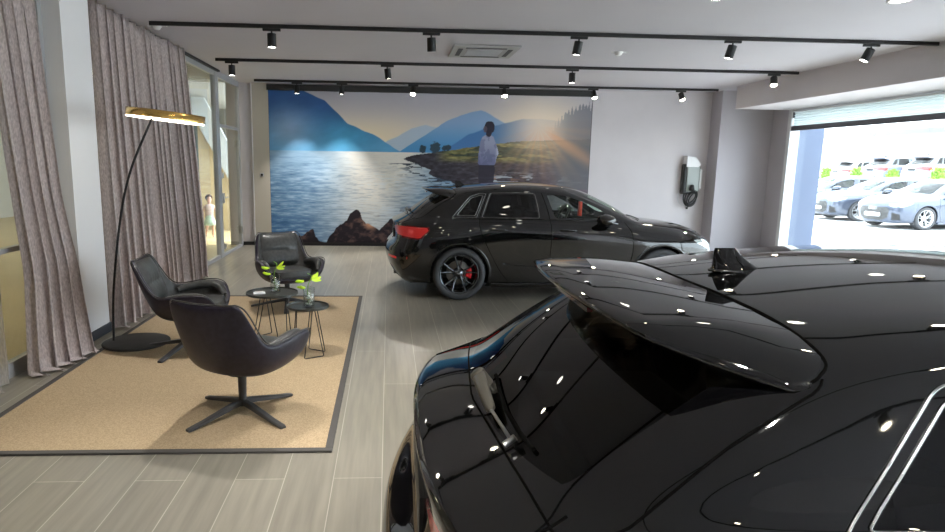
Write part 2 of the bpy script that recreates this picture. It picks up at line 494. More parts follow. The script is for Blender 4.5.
        P = [shoot_rear(s*y, .53, .004) for y in (.50, .56, .62, .68, .74)] + [shoot(.20, .535, s, .004)]
        rows = [[p + Vector((0, 0, d)) for p in P] for d in (-.014, .014)]
        grid(b3, rows); obj('bumper_reflector', b3, M_tail, root)
        # head lamps
        A2 = Vector((-1, s, 0)).normalized()
        pl = [(-2.75,.66),(-2.66,.615),(-2.42,.625),(-2.24,.70),(-2.20,.745),(-2.40,.745),(-2.73,.70)]
        pl = [(a+.035, b+.042) for a, b in pl]
        b2 = extract(bm, carve(bm, pl, A2, Z, lambda c, n, s=s: c.y*s > .2 and c.x > 3.7))
        hl = piece('headlight', b2, M_lamp)
    # grille
    gr = [(-.46,.34),(-.30,.25),(.30,.25),(.46,.34),(.50,.56),(.42,.645),(-.42,.645),(-.50,.56)]
    b2 = extract(bm, carve(bm, gr, Y, Z, lambda c, n: c.x > 4.0))
    m_gr = mat('grille_mesh', (.01, .01, .01), .4)
    tc = N(m_gr, 'ShaderNodeTexCoord'); mp = N(m_gr, 'ShaderNodeMapping'); mp.inputs['Scale'].default_value = (1, 22, 28)
    vo = N(m_gr, 'ShaderNodeTexVoronoi', Scale=1.0); L(m_gr, tc, 'Object', mp, 'Vector'); L(m_gr, mp, 'Vector', vo, 'Vector')
    rp = ramp(m_gr, [(.35, (.004, .004, .004)), (.5, (.05, .05, .05))]); L(m_gr, vo, 'Distance', rp, 'Fac'); L(m_gr, rp, 'Color', bsdf(m_gr), 'Base Color')
    gg = piece('grille', b2, m_gr)
    b3 = bmesh.new()
    for k in range(4):
        cy = (k - 1.5)*.062
        pts = []
        for i in range(20):
            a = 2*PI*i/20; y = cy + .04*math.cos(a); z = .60 + .04*math.sin(a)
            p = shoot_front(y, z, .006); pts.append(p)
        tube(b3, pts, .006, 6, closed=True)
    obj('emblem', b3, M_alu, gg)
    for s in (1, -1):
        b2 = extract(bm, carve(bm, [(s*.55,.26),(s*.74,.28),(s*.74,.44),(s*.57,.50)], Y, Z, lambda c, n: c.x > 3.9))
        piece('air_intake', b2, M_blackpl)
    # rear diffuser and exhausts
    df = [(-.55,.20),(.55,.20),(.62,.30),(.55,.40),(-.55,.40),(-.62,.30)]
    b2 = extract(bm, carve(bm, df, Y, Z, lambda c, n: c.x < .3)); piece('rear_diffuser', b2, M_blackpl)
    for s in (1, -1):
        b3 = bmesh.new(); Mx = Matrix.Translation((.05, s*.40, .30)) @ Matrix.Rotation(PI/2, 4, 'Y') @ Matrix.Diagonal((.8, 1.35, 1, 1))
        lathe(b3, [(.050, .12), (.052, 0.0), (.046, -.012), (.042, 0.0), (.040, .1)], 24, Mx); obj('exhaust_pipe', b3, M_chromed, root)
    piece('body', bm, M_paint)
    # under body
    b3 = bmesh.new(); bx(b3, .25, 4.1, -.60, .60, .17, .24); obj('underbody', b3, M_blackpl, root, smooth=False)
    for s in (1, -1):
        for cx in (.86, 3.49):
            b3 = bmesh.new(); rows = []
            for i in range(25):
                a = -.35 + (PI + .7)*i/24
                rows.append([(cx + .385*math.cos(a), s*y, .335 + .385*math.sin(a)) for y in (.60, .86)])
            grid(b3, rows); obj('wheel_arch_liner', b3, M_seam, root)
            b3 = bmesh.new(); rows = [[], [], []]
            for i in range(33):
                a = -.28 + (PI + .56)*i/32
                for k, (rr, dy) in enumerate(((.372, -.01), (.378, .010), (.405, .002))):
                    p = shoot(cx + max(rr, .38)*math.cos(a), .335 + max(rr, .38)*math.sin(a), s)
                    if p is None: p = Vector((cx, s*.9, .3))
                    rows[k].append((cx + rr*math.cos(a), p.y + s*dy, .335 + rr*math.sin(a)))
            grid(b3, rows); obj('arch_lip', b3, M_paint, root)
        b3 = bmesh.new(); bx(b3, 1.27, 3.08, s*.80 if s > 0 else -.90, s*.90 if s > 0 else -.80, .165, .225, .015)
        obj('side_skirt', b3, M_gloss, root, smooth=False)
    # shut lines
    def seam(name, pts, r=.0035, m=M_seam):
        pts = [p for p in pts if p is not None]
        b = bmesh.new(); tube(b, pts, r, 6); return obj(name, b, m, root)
    def lerp(pl, n=14):
        return [(p.x, p.y) for p in spline([(a, b, 0) for a, b in pl], n)]
    for s in (1, -1):
        seam('door_seam', [shoot(x, z, s) for x, z in lerp([(1.93,1.36),(1.99,1.18),(2.02,1.04),(2.03,.80),(2.02,.45),(2.02,.24)])])
        seam('door_seam', [shoot(x, z, s) for x, z in lerp([(3.02,1.0),(3.08,.86),(3.09,.6),(3.02,.35),(2.98,.24)])])
        seam('door_seam', [shoot(x, z, s) for x, z in lerp([(1.24,1.35),(1.12,1.06),(1.12,.90),(1.18,.75),(1.28,.55),(1.40,.35),(1.50,.24)])])
        seam('tailgate_seam', [shoot_rear(s*y, z) for y, z in lerp([(.645,1.035),(.66,1.0),(.655,.965)], 5)])
        b3 = bmesh.new()   # sculpted line low on the doors
        tube(b3, [shoot(x, z, s, .001) for x, z in lerp([(1.42,.47),(1.7,.44),(2.3,.42),(2.95,.42)], 8)], .006, 6); obj('door_crease', b3, M_paint, root)
        for hx in (1.26, 2.16):
            p = shoot(hx+.08, .90, s)
            b3 = bmesh.new()
            pts = spline([(hx-.02, p.y, .905), (hx+.02, p.y+s*.028, .908), (hx+.15, p.y+s*.028, .905), (hx+.19, p.y, .90)], 6)
            tube(b3, pts, .011, 8); obj('door_handle', b3, M_paint, root)
        # mirror
        b3 = bmesh.new()
        for v in bmesh.ops.create_uvsphere(b3, u_segments=24, v_segments=14, radius=1)['verts']:
            c = v.co; x = c.x*(.085 if c.x < 0 else .12); v.co = Vector((2.70 + x*1.2, s*(.93 + .125*c.y - (.03 if c.x > 0 else 0)*c.x), 1.035 + .078*c.z - .012*c.y*0))
        mi = obj('door_mirror', b3, M_gloss, root)
        b3 = bmesh.new(); tube(b3, [(2.80, s*.79, .985), (2.78, s*.85, .99), (2.76, s*.90, 1.0)], [.03, .022, .025], 8); obj('mirror_stalk', b3, M_blackpl, mi)
        b3 = bmesh.new(); tube(b3, spline([(2.83, s*.83, 1.0), (2.86, s*.92, .995), (2.82, s*1.03, 1.005), (2.75, s*1.045, 1.02)], 6), .005, 6); obj('mirror_strip', b3, M_alu, mi)
    # roof seams and tailgate top line
    seam('roof_seam', [shoot_top(x, y) for x, y in lerp([(.775,-.632),(.80,-.625),(.83,-.595),(.83,-.50),(.805,-.25),(.792,0),(.805,.25),(.83,.50),(.83,.595),(.80,.625),(.775,.632)])], .0035)
    seam('bonnet_seam', [shoot_top(x, y) for x, y in lerp([(3.30,-.66),(3.7,-.69),(4.01,-.62),(4.15,-.40),(4.19,0),(4.15,.40),(4.01,.62),(3.7,.69),(3.30,.66)])], .004)
    # spoiler: upper skin runs on from the roof, thick rounded trailing edge, open beneath
    def edge_pts(y):
        t = abs(y)
        fx = .79 + .04*min(1, t/.5)**2 if t < .595 else .83 - .055*((t-.595)/.045)
        if t <= .48: tx, tz = .43 + .045*(t/.48)**2.2, 1.395 - .012*(t/.48)**2
        else:
            u = (t-.48)/.16; tx, tz = .475 + .275*u**1.25, 1.383 - .083*u
        return fx, tx, tz
    ys = [-.64, -.63, -.61, -.585, -.56, -.535, -.51, -.485] + [-.45 + .09*k for k in range(0, 11)] + [.485, .51, .535, .56, .585, .61, .63, .64]
    rows = []
    for y in ys:
        fx, tx, tz = edge_pts(y)
        p = shoot_top(fx, y) or Vector((fx, y, 1.33)); p.z = max(p.z, 1.30)
        fz = p.z + .001; row = []
        n2 = 6
        for k in range(n2+1):      # upper skin
            u = k/n2; x = fx*(1-u) + tx*u
            bul = .012*math.sin(PI*u)*min(1, (fx-tx)/.2)
            row.append(Vector((x, y, fz*(1-u) + tz*u + bul)))
        row.append(Vector((tx-.006, y, tz-.007))); row.append(Vector((tx-.004, y, tz-.016)))
        lx = min(tx + .13, fx-.01)
        und = shoot_rear(y*.97, tz-.085)
        row.append(Vector((tx+.03, y*.995, tz-.028))); row.append(Vector((lx, y*.98, tz-.055)))
        row.append(Vector((min((und.x if und else lx+.05)+.02, fx), y*.97, tz-.075)))
        rows.append(row)
    b3 = bmesh.new(); V = grid(b3, rows)
    b3.faces.new([v for v in V[0]][::-1]); b3.faces.new([v for v in V[-1]])
    bmesh.ops.recalc_face_normals(b3, faces=b3.faces)
    sp = obj('roof_spoiler', b3, M_paint, root)
    b3 = bmesh.new(); bx(b3, .475, .49, -.16, .16, 1.335, 1.347); obj('brake_light', b3, M_tail2, sp, smooth=False)
    # antenna fin
    b3 = bmesh.new(); base = shoot_top(.97, 0).z
    prof = [(0, .060), (.10, .052), (.25, .044), (.45, .034), (.7, .018), (1, .004)]
    rows = []
    for u, wd in prof:
        h = u*.066
        x0 = .885 + .005*u; x1 = 1.075 - .125*u**.5
        ring = []
        for i in range(20):
            a = 2*PI*i/20; cx = (x0+x1)/2; rx = (x1-x0)/2
            ring.append(Vector((cx + rx*math.cos(a), wd*.5*math.sin(a), base - .004 + h)))
        ring.append(ring[0].copy()); rows.append(ring)
    V = grid(b3, rows); bmesh.ops.remove_doubles(b3, verts=b3.verts, dist=1e-5)
    af = obj('roof_antenna', b3, M_gloss, root)
    b3 = bmesh.new(); lathe(b3, [(1.0, 0), (1.02, .04), (.95, .07)], 28, Matrix.Translation((.98, 0, base-.006)) @ Matrix.Diagonal((.102, .037, .12, 1))); obj('antenna_seal', b3, M_chromed, af)
    # rear wiper: pivot in the middle of the window foot, arm lying towards the right-hand side
    pv = shoot_rear(.02, 1.068); nn = Vector((-.62, 0, .78))
    b3 = bmesh.new()
    lathe(b3, [(0, .055), (.020, .053), (.024, .045), (.024, 0), (.028, -.02)], 20, Matrix.Translation(pv) @ nn.to_track_quat('Z', 'Y').to_matrix().to_4x4())
    wp = obj('rear_wiper', b3, M_wiper, root)
    a0 = pv + nn*.042; a1 = shoot_rear(-.21, 1.062) + nn*.030; a2 = shoot_rear(-.385, 1.060) + nn*.022
    b3 = bmesh.new(); ln = (a1 - a0).normalized(); wv = ln.cross(nn).normalized()
    rows = []
    for k, (p, w, h) in enumerate(((a0 - ln*.02, .012, .006), (a0, .022, .012), ((a0+a1)/2, .019, .012), (a1, .014, .010), (a1+ln*.012, .008, .004))):
        rows.append([p + wv*w*math.cos(a) + nn*h*math.sin(a) for a in [2*PI*i/12 for i in range(12)] + [0]])
    grid(b3, rows); obj('wiper_arm', b3, M_wiper, wp)
    b3 = bmesh.new(); tube(b3, [a1, (a1+a2)/2 + nn*.004, a2], .0045, 8); tube(b3, [a2 - wv*.012, a2 + wv*.02], .009, 8); obj('wiper_rod', b3, M_alu, wp)
    b3 = bmesh.new(); tube(b3, [shoot_rear(y, z, .008) for y, z in ((.02,1.092),(-.10,1.085),(-.22,1.079),(-.34,1.076),(-.44,1.074))], .006, 6); obj('wiper_blade', b3, M_seam, wp)
    # number plate carriers
    P = shoot_rear(0, .82)
    b3 = bmesh.new(); bx(b3, P.x-.012, P.x+.02, -.26, .26, .755, .86, .003); obj('rear_plate_holder', b3, M_blackpl, root, smooth=False)
    M_plate = mat('plate_white', (.8, .8, .8), .4)
    P = shoot_front(0, .42)
    b3 = bmesh.new(); bx(b3, P.x-.02, P.x+.012, -.26, .26, .36, .47, .003); obj('front_plate', b3, M_plate, root, smooth=False)
    # wheels
    for cx in (.86, 3.49):
        for s in (1, -1):
            w = bpy.data.objects.new('wheel', None); COL.objects.link(w); w.parent = root
            w.location = (cx, s*.79, .338); w.rotation_euler = (0 if s < 0 else 0, 0, 0 if s < 0 else PI)
            # local: outer face towards -y
            Mx = Matrix.Rotation(PI/2, 4, 'X')   # z axis -> -y
            b3 = bmesh.new(); lathe(b3, [(.252,-.11),(.268,-.125),(.305,-.128),(.328,-.118),(.337,-.09),(.338,0),(.337,.085),(.328,.108),(.305,.122),(.272,.122),(.256,.108),(.252,.09)], 56, Mx)
            obj('tyre', b3, M_rubber, w)
            b3 = bmesh.new(); lathe(b3, [(.238,-.10),(.25,-.11),(.244,-.08),(.228,-.05),(.222,.04),(.236,.085),(.248,.105),(.254,.108),(.249,.113),(.240,.108),(.225,.08),(.212,.04),(.215,-.06),(.228,-.09)], 56, Mx)
            for k in range(5):
                base_a = 2*PI*k/5 + PI/2
                for dl in (-1, 1):
                    r0, r1 = .045, .232
                    a0, a1 = base_a + dl*.10, base_a + dl*.27
                    rows = []
                    for q in range(6):
                        t = q/5; rr = r0*(1-t) + r1*t; aa = a0*(1-t**.8) + a1*t**.8
                        hw = .015 - .006*math.sin(PI*t*.7); c = Vector((rr*math.cos(aa), 0, rr*math.sin(aa))); tv = Vector((-math.sin(aa), 0, math.cos(aa)))
                        yy = -.058 - .040*t**1.5
                        rows.append([c - tv*hw + Vector((0, yy+.03, 0)), c - tv*hw*.9 + Vector((0, yy+.004, 0)), c + Vector((0, yy-.002, 0)), c + tv*hw*.9 + Vector((0, yy+.004, 0)), c + tv*hw + Vector((0, yy+.03, 0))])
                    grid(b3, rows)
            lathe(b3, [(0,.066),(.032,.066),(.040,.060),(.070,.052),(.078,.02)], 30, Mx)
            obj('rim', b3, M_rim, w)
            b3 = bmesh.new()
            for k in range(4):
                pts = [((k-1.5)*.011 + .0075*math.cos(2*PI*i/12), -.068, .0075*math.sin(2*PI*i/12)) for i in range(12)]
                tube(b3, pts, .0014, 4, closed=True)
            obj('hub_emblem', b3, M_alu, w)
            b3 = bmesh.new(); lathe(b3, [(.155,-.02),(.155,.0),(.09,.0),(.08,.025),(0,.03)], 40, Mx); obj('brake_disc', b3, M_disc, w)
            b3 = bmesh.new()
            rows = []
            for q in range(9):
                a = -.42 + .84*q/8
                c = math.cos(a); sn = math.sin(a); d = 1 if s < 0 else -1
                rows.append([Vector((d*rr*c, yy, rr*sn)) for rr, yy in ((.100,.02),(.100,-.035),(.110,-.045),(.150,-.045),(.172,-.035),(.172,.02))])
            V = grid(b3, rows); b3.faces.new(V[0]); b3.faces.new(V[-1]); bmesh.ops.recalc_face_normals(b3, faces=b3.faces)
            obj('brake_caliper', b3, M_calred, w)
    # interior
    b3 = bmesh.new(); bx(b3, .5, 3.25, -.66, .66, .26, .40); bx(b3, 2.55, 3.2, -.68, .68, .5, .93, .05); bx(b3, .45, 1.0, -.6, .6, .4, .93, .04)
    obj('cabin_floor', b3, M_seat, root, smooth=False)
    for sx in (2.02, 1.18):
        for s in (1, -1):
            b3 = bmesh.new()
            bx(b3, sx-.05, sx+.45, s*.36-.25, s*.36+.25, .40, .58, .06)
            pr = [(sx-.02,.50),(sx+.10,.50),(sx-.06,1.10),(sx-.15,1.11),(sx-.18,1.08)]
            prism(b3, pr, s*.36-.24, s*.36+.24)
            pr = [(sx-.13,1.13),(sx-.05,1.13),(sx-.08,1.29),(sx-.17,1.29)]
            prism(b3, pr, s*.36-.13, s*.36+.13)
            obj('seat', b3, M_seat, root, smooth=False)
    b3 = bmesh.new(); C0 = Matrix.Translation((2.52, .36, 1.0)) @ Matrix.Rotation(math.radians(-65), 4, 'Y')
    tube(b3, [C0 @ Vector((.17*math.cos(2*PI*i/24), .18*math.sin(2*PI*i/24), 0)) for i in range(24)], .015, 8, closed=True)
    tube(b3, [C0 @ Vector((-.0, -.17, 0)), C0 @ Vector((0, .17, 0))], .016, 6); tube(b3, [C0 @ Vector((-.17, 0, 0)), C0 @ Vector((0, 0, -.03))], .016, 6)
    obj('steering_wheel', b3, M_seat, root)
    b3 = bmesh.new(); bx(b3, 2.64, 2.68, -.03, .03, 1.02, 1.22, .004); tg = obj('mirror_tag', b3, M_tagred, root, smooth=False); tg['label'] = 'red tag hanging from the inside mirror'
    b3 = bmesh.new(); bx(b3, 2.60, 2.64, -.11, .11, 1.26, 1.32, .01); obj('inside_mirror', b3, M_blackpl, root, smooth=False)
    # screen wiper arms at the cowl
    for y0, y1 in ((-.45,-.02),(.10,.52)):
        b3 = bmesh.new(); P = [shoot_top(3.34 - .04*abs(k-.5), y0 + (y1-y0)*k, .012) for k in (0,.33,.66,1)]
        tube(b3, P, .008, 6); obj('windscreen_wiper', b3, M_blackpl, root)
    ref.free()
    return root
# ------------------------------------------------------------------ the room
CZ = 3.24           # ceiling height
YW = 13.22          # back wall
XG = -2.99          # glass wall on the left
XB = 6.58           # inner face of the beam over the shop window
XW = 7.80           # shop window plane
YB = -5.0           # wall behind the photographer

M_wall = noisy(mat('wall_paint', (.60, .57, .60), .75), (.60, .57, .60), (.63, .60, .63), nscale=1.5, bump=.03)
M_wallgrey = mat('wall_paint_grey', (.46, .44, .48), .75)
M_ceil = noisy(mat('ceiling_paint', (.56, .55, .60), .85), (.555, .54, .60), (.575, .56, .615), nscale=1.0)
M_white = mat('white_lacquer', (.82, .82, .84), .45)
M_black = mat('black_metal', (.015, .015, .017), .45)
M_dark = mat('dark_skirting', (.035, .04, .05), .5)
M_glass = glass_mat('clear_pane', (.93, .96, .94))
M_alugrey = mat('grey_aluminium', (.50, .51, .54), .4, metal=.3)

M_floor = mat('plank_floor', (.4, .38, .33), .28)
tc = N(M_floor, 'ShaderNodeTexCoord')
mp = N(M_floor, 'ShaderNodeMapping'); mp.inputs['Rotation'].default_value = (0, 0, PI/2); mp.inputs['Location'].default_value = (0, -.239, 0)
br = N(M_floor, 'ShaderNodeTexBrick', Scale=1.0); br.offset = .37
for k, v in (('Color1', (.225, .21, .178, 1)), ('Color2', (.258, .242, .205, 1)), ('Mortar', (.44, .42, .36, 1)), ('Mortar Size', .0028), ('Brick Width', 2.4), ('Row Height', .267), ('Bias', 0.0), ('Mortar Smooth', .2)): br.inputs[k].default_value = v
L(M_floor, tc, 'Object', mp, 'Vector'); L(M_floor, mp, 'Vector', br, 'Vector')
mp2 = N(M_floor, 'ShaderNodeMapping'); mp2.inputs['Scale'].default_value = (16, .9, 1)
nz = N(M_floor, 'ShaderNodeTexNoise', Scale=1.6, Detail=6); L(M_floor, tc, 'Object', mp2, 'Vector'); L(M_floor, mp2, 'Vector', nz, 'Vector')
rp = ramp(M_floor, [(.3, (.80, .80, .80)), (.7, (1.12, 1.1, 1.06))]); L(M_floor, nz, 'Fac', rp, 'Fac')
mx = N(M_floor, 'ShaderNodeMix', data_type='RGBA', blend_type='MULTIPLY'); mx.inputs['Factor'].default_value = 1
M_floor.node_tree.links.new(br.outputs['Color'], mx.inputs[6]); M_floor.node_tree.links.new(rp.outputs['Color'], mx.inputs[7])
M_floor.node_tree.links.new(mx.outputs[2], bsdf(M_floor).inputs['Base Color'])

struct(box('floor', M_floor, XG-.06, XW+.1, YB, YW+.1, -.1, 0))
struct(box('ceiling', M_ceil, XG-.06, XW+.1, YB, YW+.1, CZ, CZ+.12))
struct(box('wall_back', M_wall, XG-.25, XW+.2, YW, YW+.15, 0, CZ))
struct(box('wall_behind', M_wall, XG-.2, XW+.2, YB-.15, YB, 0, CZ))
struct(box('wall_right_pillar', M_wallgrey, 6.68, XW+.05, 12.80, YW, 0, CZ))
struct(box('wall_right', M_wallgrey, XW-.04, XW+.05, 12.10, 12.80, 0, CZ))
struct(box('wall_right_beam', M_wall, XB, XW+.1, YB, 12.10, 2.82, CZ))
# left pillar between the two curtains, with the stub wall behind it
struct(box('wall_left_pillar', M_white, XG-.12, -2.81, 5.88, 6.42, 0, CZ))
struct(box('baseboard_pillar', M_dark, -2.815, -2.795, 5.87, 6.43, 0, .09))
struct(box('baseboard_back', M_black, XG, 6.68, YW-.02, YW, 0, .075))
# wall strip left of the mural: pale panel, light gap, beige panel
M_beige = mat('beige_panel', (.50, .46, .40), .7)
struct(box('trim_1', M_beige, -2.72, -2.40, YW-.05, YW, .075, CZ))
struct(box('trim_2', M_white, -2.74, -2.72, YW-.055, YW, .075, CZ))
sw = thing('light_switch', 'small grey light switch on the beige strip left of the mural', 'switch', (-2.56, YW-.05, 1.44))
bm = bmesh.new(); bx(bm, -.04, .04, -.012, 0, -.04, .04, .004); obj('switch_plate', bm, M_alugrey, sw, smooth=False)
bm = bmesh.new(); bx(bm, -.02, .02, -.018, -.010, -.02, .02, .003); obj('rocker', bm, M_black, sw, smooth=False)

# ---- glass wall and door on the left
def frame(name, pts_boxes, m):
    bm = bmesh.new()
    for b in pts_boxes: bx(bm, *b)
    return obj(name, bm, m, smooth=False)
x0, x1 = XG-.035, XG+.025
win = frame('window_1', [(x0, x1, 8.6, 11.36, 0, .06), (x0, x1, 8.6, 11.36, 3.14, CZ), (x0, x1, 8.55, 8.61, 0, CZ)], M_alugrey)
struct(win)
g = box('glass_pane', M_glass, XG-.008, XG, 8.61, 11.36, .06, 3.14, parent=win)
post = struct(box('trim_3', M_alugrey, x0-.01, x1+.01, 11.36, 11.56, 0, CZ))
dr = frame('door_1', [(x0, x1, 11.56, 13.14, 0, .05), (x0, x1, 11.56, 13.14, 2.30, 2.35), (x0, x1, 11.56, 13.14, 3.14, CZ), (x0, x1, 13.06, 13.14, 0, CZ), (x0, x1, 11.56, 11.61, 0, 2.30), (x0, x1, 13.0, 13.06, .05, 2.30)], M_alugrey)
struct(dr)
box('glass_pane', M_glass, XG-.008, XG, 11.61, 13.06, .05, 2.30, parent=dr)
box('transom_pane', M_glass, XG-.008, XG, 11.56, 13.06, 2.35, 3.14, parent=dr)
bm = bmesh.new(); bx(bm, XG+.02, XG+.05, 11.62, 11.68, .96, 1.14, .004); tube(bm, [(XG+.05, 11.65, 1.06), (XG+.085, 11.65, 1.06), (XG+.085, 11.80, 1.06)], .011, 8); obj('door_handle', bm, M_alu, dr)
for z in (.35, 2.05):
    box('door_hinge', M_alu, XG+.02, XG+.06, 12.93, 13.03, z-.07, z+.07, parent=dr, bev=.01)
for z in (.18, 1.45): box('door_lock', M_alu, XG+.02, XG+.045, 11.61, 11.69, z-.05, z+.05, parent=dr, bev=.005)
# curtain rail end seen over the glass wall
tag(box('curtain_track', M_black, XG+.04, XG+.09, 6.45, 11.50, CZ-.03, CZ, bev=.004), 'black curtain track on the ceiling above the long grey curtain and the glass wall', 'curtain track')
tag(box('curtain_track', M_black, XG+.04, XG+.09, 1.0, 5.86, CZ-.03, CZ, bev=.004), 'black curtain track on the ceiling above the nearer curtain left of the white pillar', 'curtain track')

# left window behind the nearer curtain
w2 = frame('window_2', [(x0, x1, -1.0, 5.88, 0, .12), (x0, x1, -1.0, 5.88, 3.14, CZ), (x0, x1, 2.0, 2.06, 0, CZ), (x0, x1, 5.82, 5.88, 0, CZ), (x0, x1, -1.0, 5.88, .98, 1.02)], M_alugrey)
struct(w2); box('glass_pane', M_glass, XG-.008, XG, -1.0, 5.88, .12, 3.14, parent=w2)
w3 = frame('window_3', [(x0, x1, 6.42, 8.55, 0, .06), (x0, x1, 6.42, 8.55, 3.14, CZ)], M_alugrey)
struct(w3); box('glass_pane', M_glass, XG-.008, XG, 6.42, 8.55, .06, 3.14, parent=w3)
struct(box('wall_left_rear', M_wall, XG-.1, XG, YB, -1.0, 0, CZ))

# ---- the room beyond the glass
M_tile = noisy(mat('warm_tile_floor', (.62, .50, .28), .35), (.60, .48, .27), (.68, .56, .33), nscale=.8)
M_darkwall = mat('far_wall_olive', (.13, .13, .11), .8)
M_stair = mat('stair_parapet', (.62, .66, .64), .6)
struct(box('floor_hall', M_tile, -11, XG-.06, -3, 20, -.1, 0))
struct(box('ceiling_hall', mat('hall_ceiling', (.30, .29, .25), .9), -11, XG-.06, -3, 20, CZ, CZ+.1))
struct(box('wall_hall_left', mat('hall_wall', (.62, .60, .52), .8), -11.1, -11, -3, 20, 0, CZ))
struct(box('wall_hall_back', M_darkwall, -11, XG-.25, 19.9, 20, 0, CZ))
struct(box('wall_hall_front', M_darkwall, -11, XG-.06, -3.1, -3, 0, CZ))
st = thing('staircase', 'pale staircase rising behind the glass door', 'staircase', (0, 16.0, 0))
bm = bmesh.new(); prism(bm, [(-4.95, 3.2), (-4.45, 3.2), (-2.82, 0), (-3.25, 0)], 0, .12); obj('parapet', bm, M_stair, st, smooth=False)
bm = bmesh.new()
for k in range(14): bx(bm, -3.42-.095*k, -3.32-.095*k, .12, 1.2, 0, .19*(k+1))
obj('steps', bm, M_tile, st, smooth=False)

# ---- shop window on the right
M_frame = mat('window_frame_white', (.62, .63, .65), .5)
wr = frame('window_4', [(XW-.04, XW+.04, 12.02, 12.10, 0, 2.82), (XW-.04, XW+.04, YB, 12.10, 0, .06), (XW-.04, XW+.04, YB, 12.10, 2.76, 2.82)] + [(XW-.04, XW+.04, y, y+.06, 0, 2.82) for y in (7.2, 3.0, -1.2)], M_frame)
struct(wr)
box('glass_pane', M_glass, XW-.005, XW+.005, YB, 12.02, .06, 2.76, parent=wr)
# side jamb next to the pier
struct(box('trim_4', M_frame, XW-.16, XW-.04, 12.0, 12.10, 0, 2.82))
# roller blind, partly lowered
M_blind = mat('blind_fabric', (.55, .60, .61), .8)
nt = M_blind.node_tree; tl = N(M_blind, 'ShaderNodeBsdfTranslucent', Color=(.55, .62, .62, 1)); mxs = N(M_blind, 'ShaderNodeMixShader'); mxs.inputs[0].default_value = .35
nt.links.new(bsdf(M_blind).outputs[0], mxs.inputs[1]); nt.links.new(tl.outputs[0], mxs.inputs[2]); nt.links.new(mxs.outputs[0], nt.nodes['Material Output'].inputs['Surface'])
M_bar = mat('blind_bar_grey', (.10, .10, .12), .5)
for k, (ya, yb) in enumerate(((7.28, 11.98), (3.08, 7.18))):
    bl = thing('roller_blind', ['pale pleated blind half lowered in the shop window beside the grey pier', 'pale pleated blind half lowered in the shop window bay nearer the photographer'][k], 'blind', (XW-.12, ya, 2.80))
    rows = []
    for i in range(25):
        z = -.02 - .27*i/24
        xx = .012*math.cos(i*PI/2.0)
        rows.append([(xx, 0, z), (xx, yb-ya, z)])
    bm = bmesh.new(); grid(bm, rows); obj('blind_cloth', bm, M_blind, bl)
    bm = bmesh.new(); bx(bm, -.03, .03, -.02, yb-ya+.02, -.375, -.285, .005); obj('bottom_bar', bm, M_bar, bl, smooth=False)
    bm = bmesh.new(); bx(bm, -.04, .04, 0, yb-ya, -.03, .0, .004); obj('head_rail', bm, M_frame, bl, smooth=False)
    bm = bmesh.new(); bx(bm, -.02, .02, yb-ya-.01, yb-ya+.02, -.13, .0, .004); obj('side_bracket', bm, M_bar, bl, smooth=False)
# grey-blue pillar outside the window
struct(box('wall_outside_pillar', mat('outside_pillar', (.10, .125, .19), .8), 7.86, 8.42, 12.15, 12.9, -.1, 4))

# ------------------------------------------------------------------ mural
MX0, MX1, MZ0, MZ1 = -2.395, 4.15, .075, 3.10
def hash2(ix, iy, seed):
    h = (ix.astype(np.int64)*374761393 + iy.astype(np.int64)*668265263 + seed*1442695041) & 0x7fffffff
    h = (h ^ (h >> 13))*1274126177 & 0x7fffffff
    return ((h ^ (h >> 16)) & 0xffff)/65535.0
def vnoise(x, y, seed=0):
    ix = np.floor(x); iy = np.floor(y); fx = x-ix; fy = y-iy; fx = fx*fx*(3-2*fx); fy = fy*fy*(3-2*fy)
    a = hash2(ix, iy, seed); b = hash2(ix+1, iy, seed); c = hash2(ix, iy+1, seed); d = hash2(ix+1, iy+1, seed)
    return (a*(1-fx)+b*fx)*(1-fy) + (c*(1-fx)+d*fx)*fy
def fbm(x, y, o=4, seed=0):
    s = 0; a = .5
    for k in range(o): s = s + a*vnoise(x*2**k, y*2**k, seed+k*7); a *= .5
    return s/(1-.5**o)
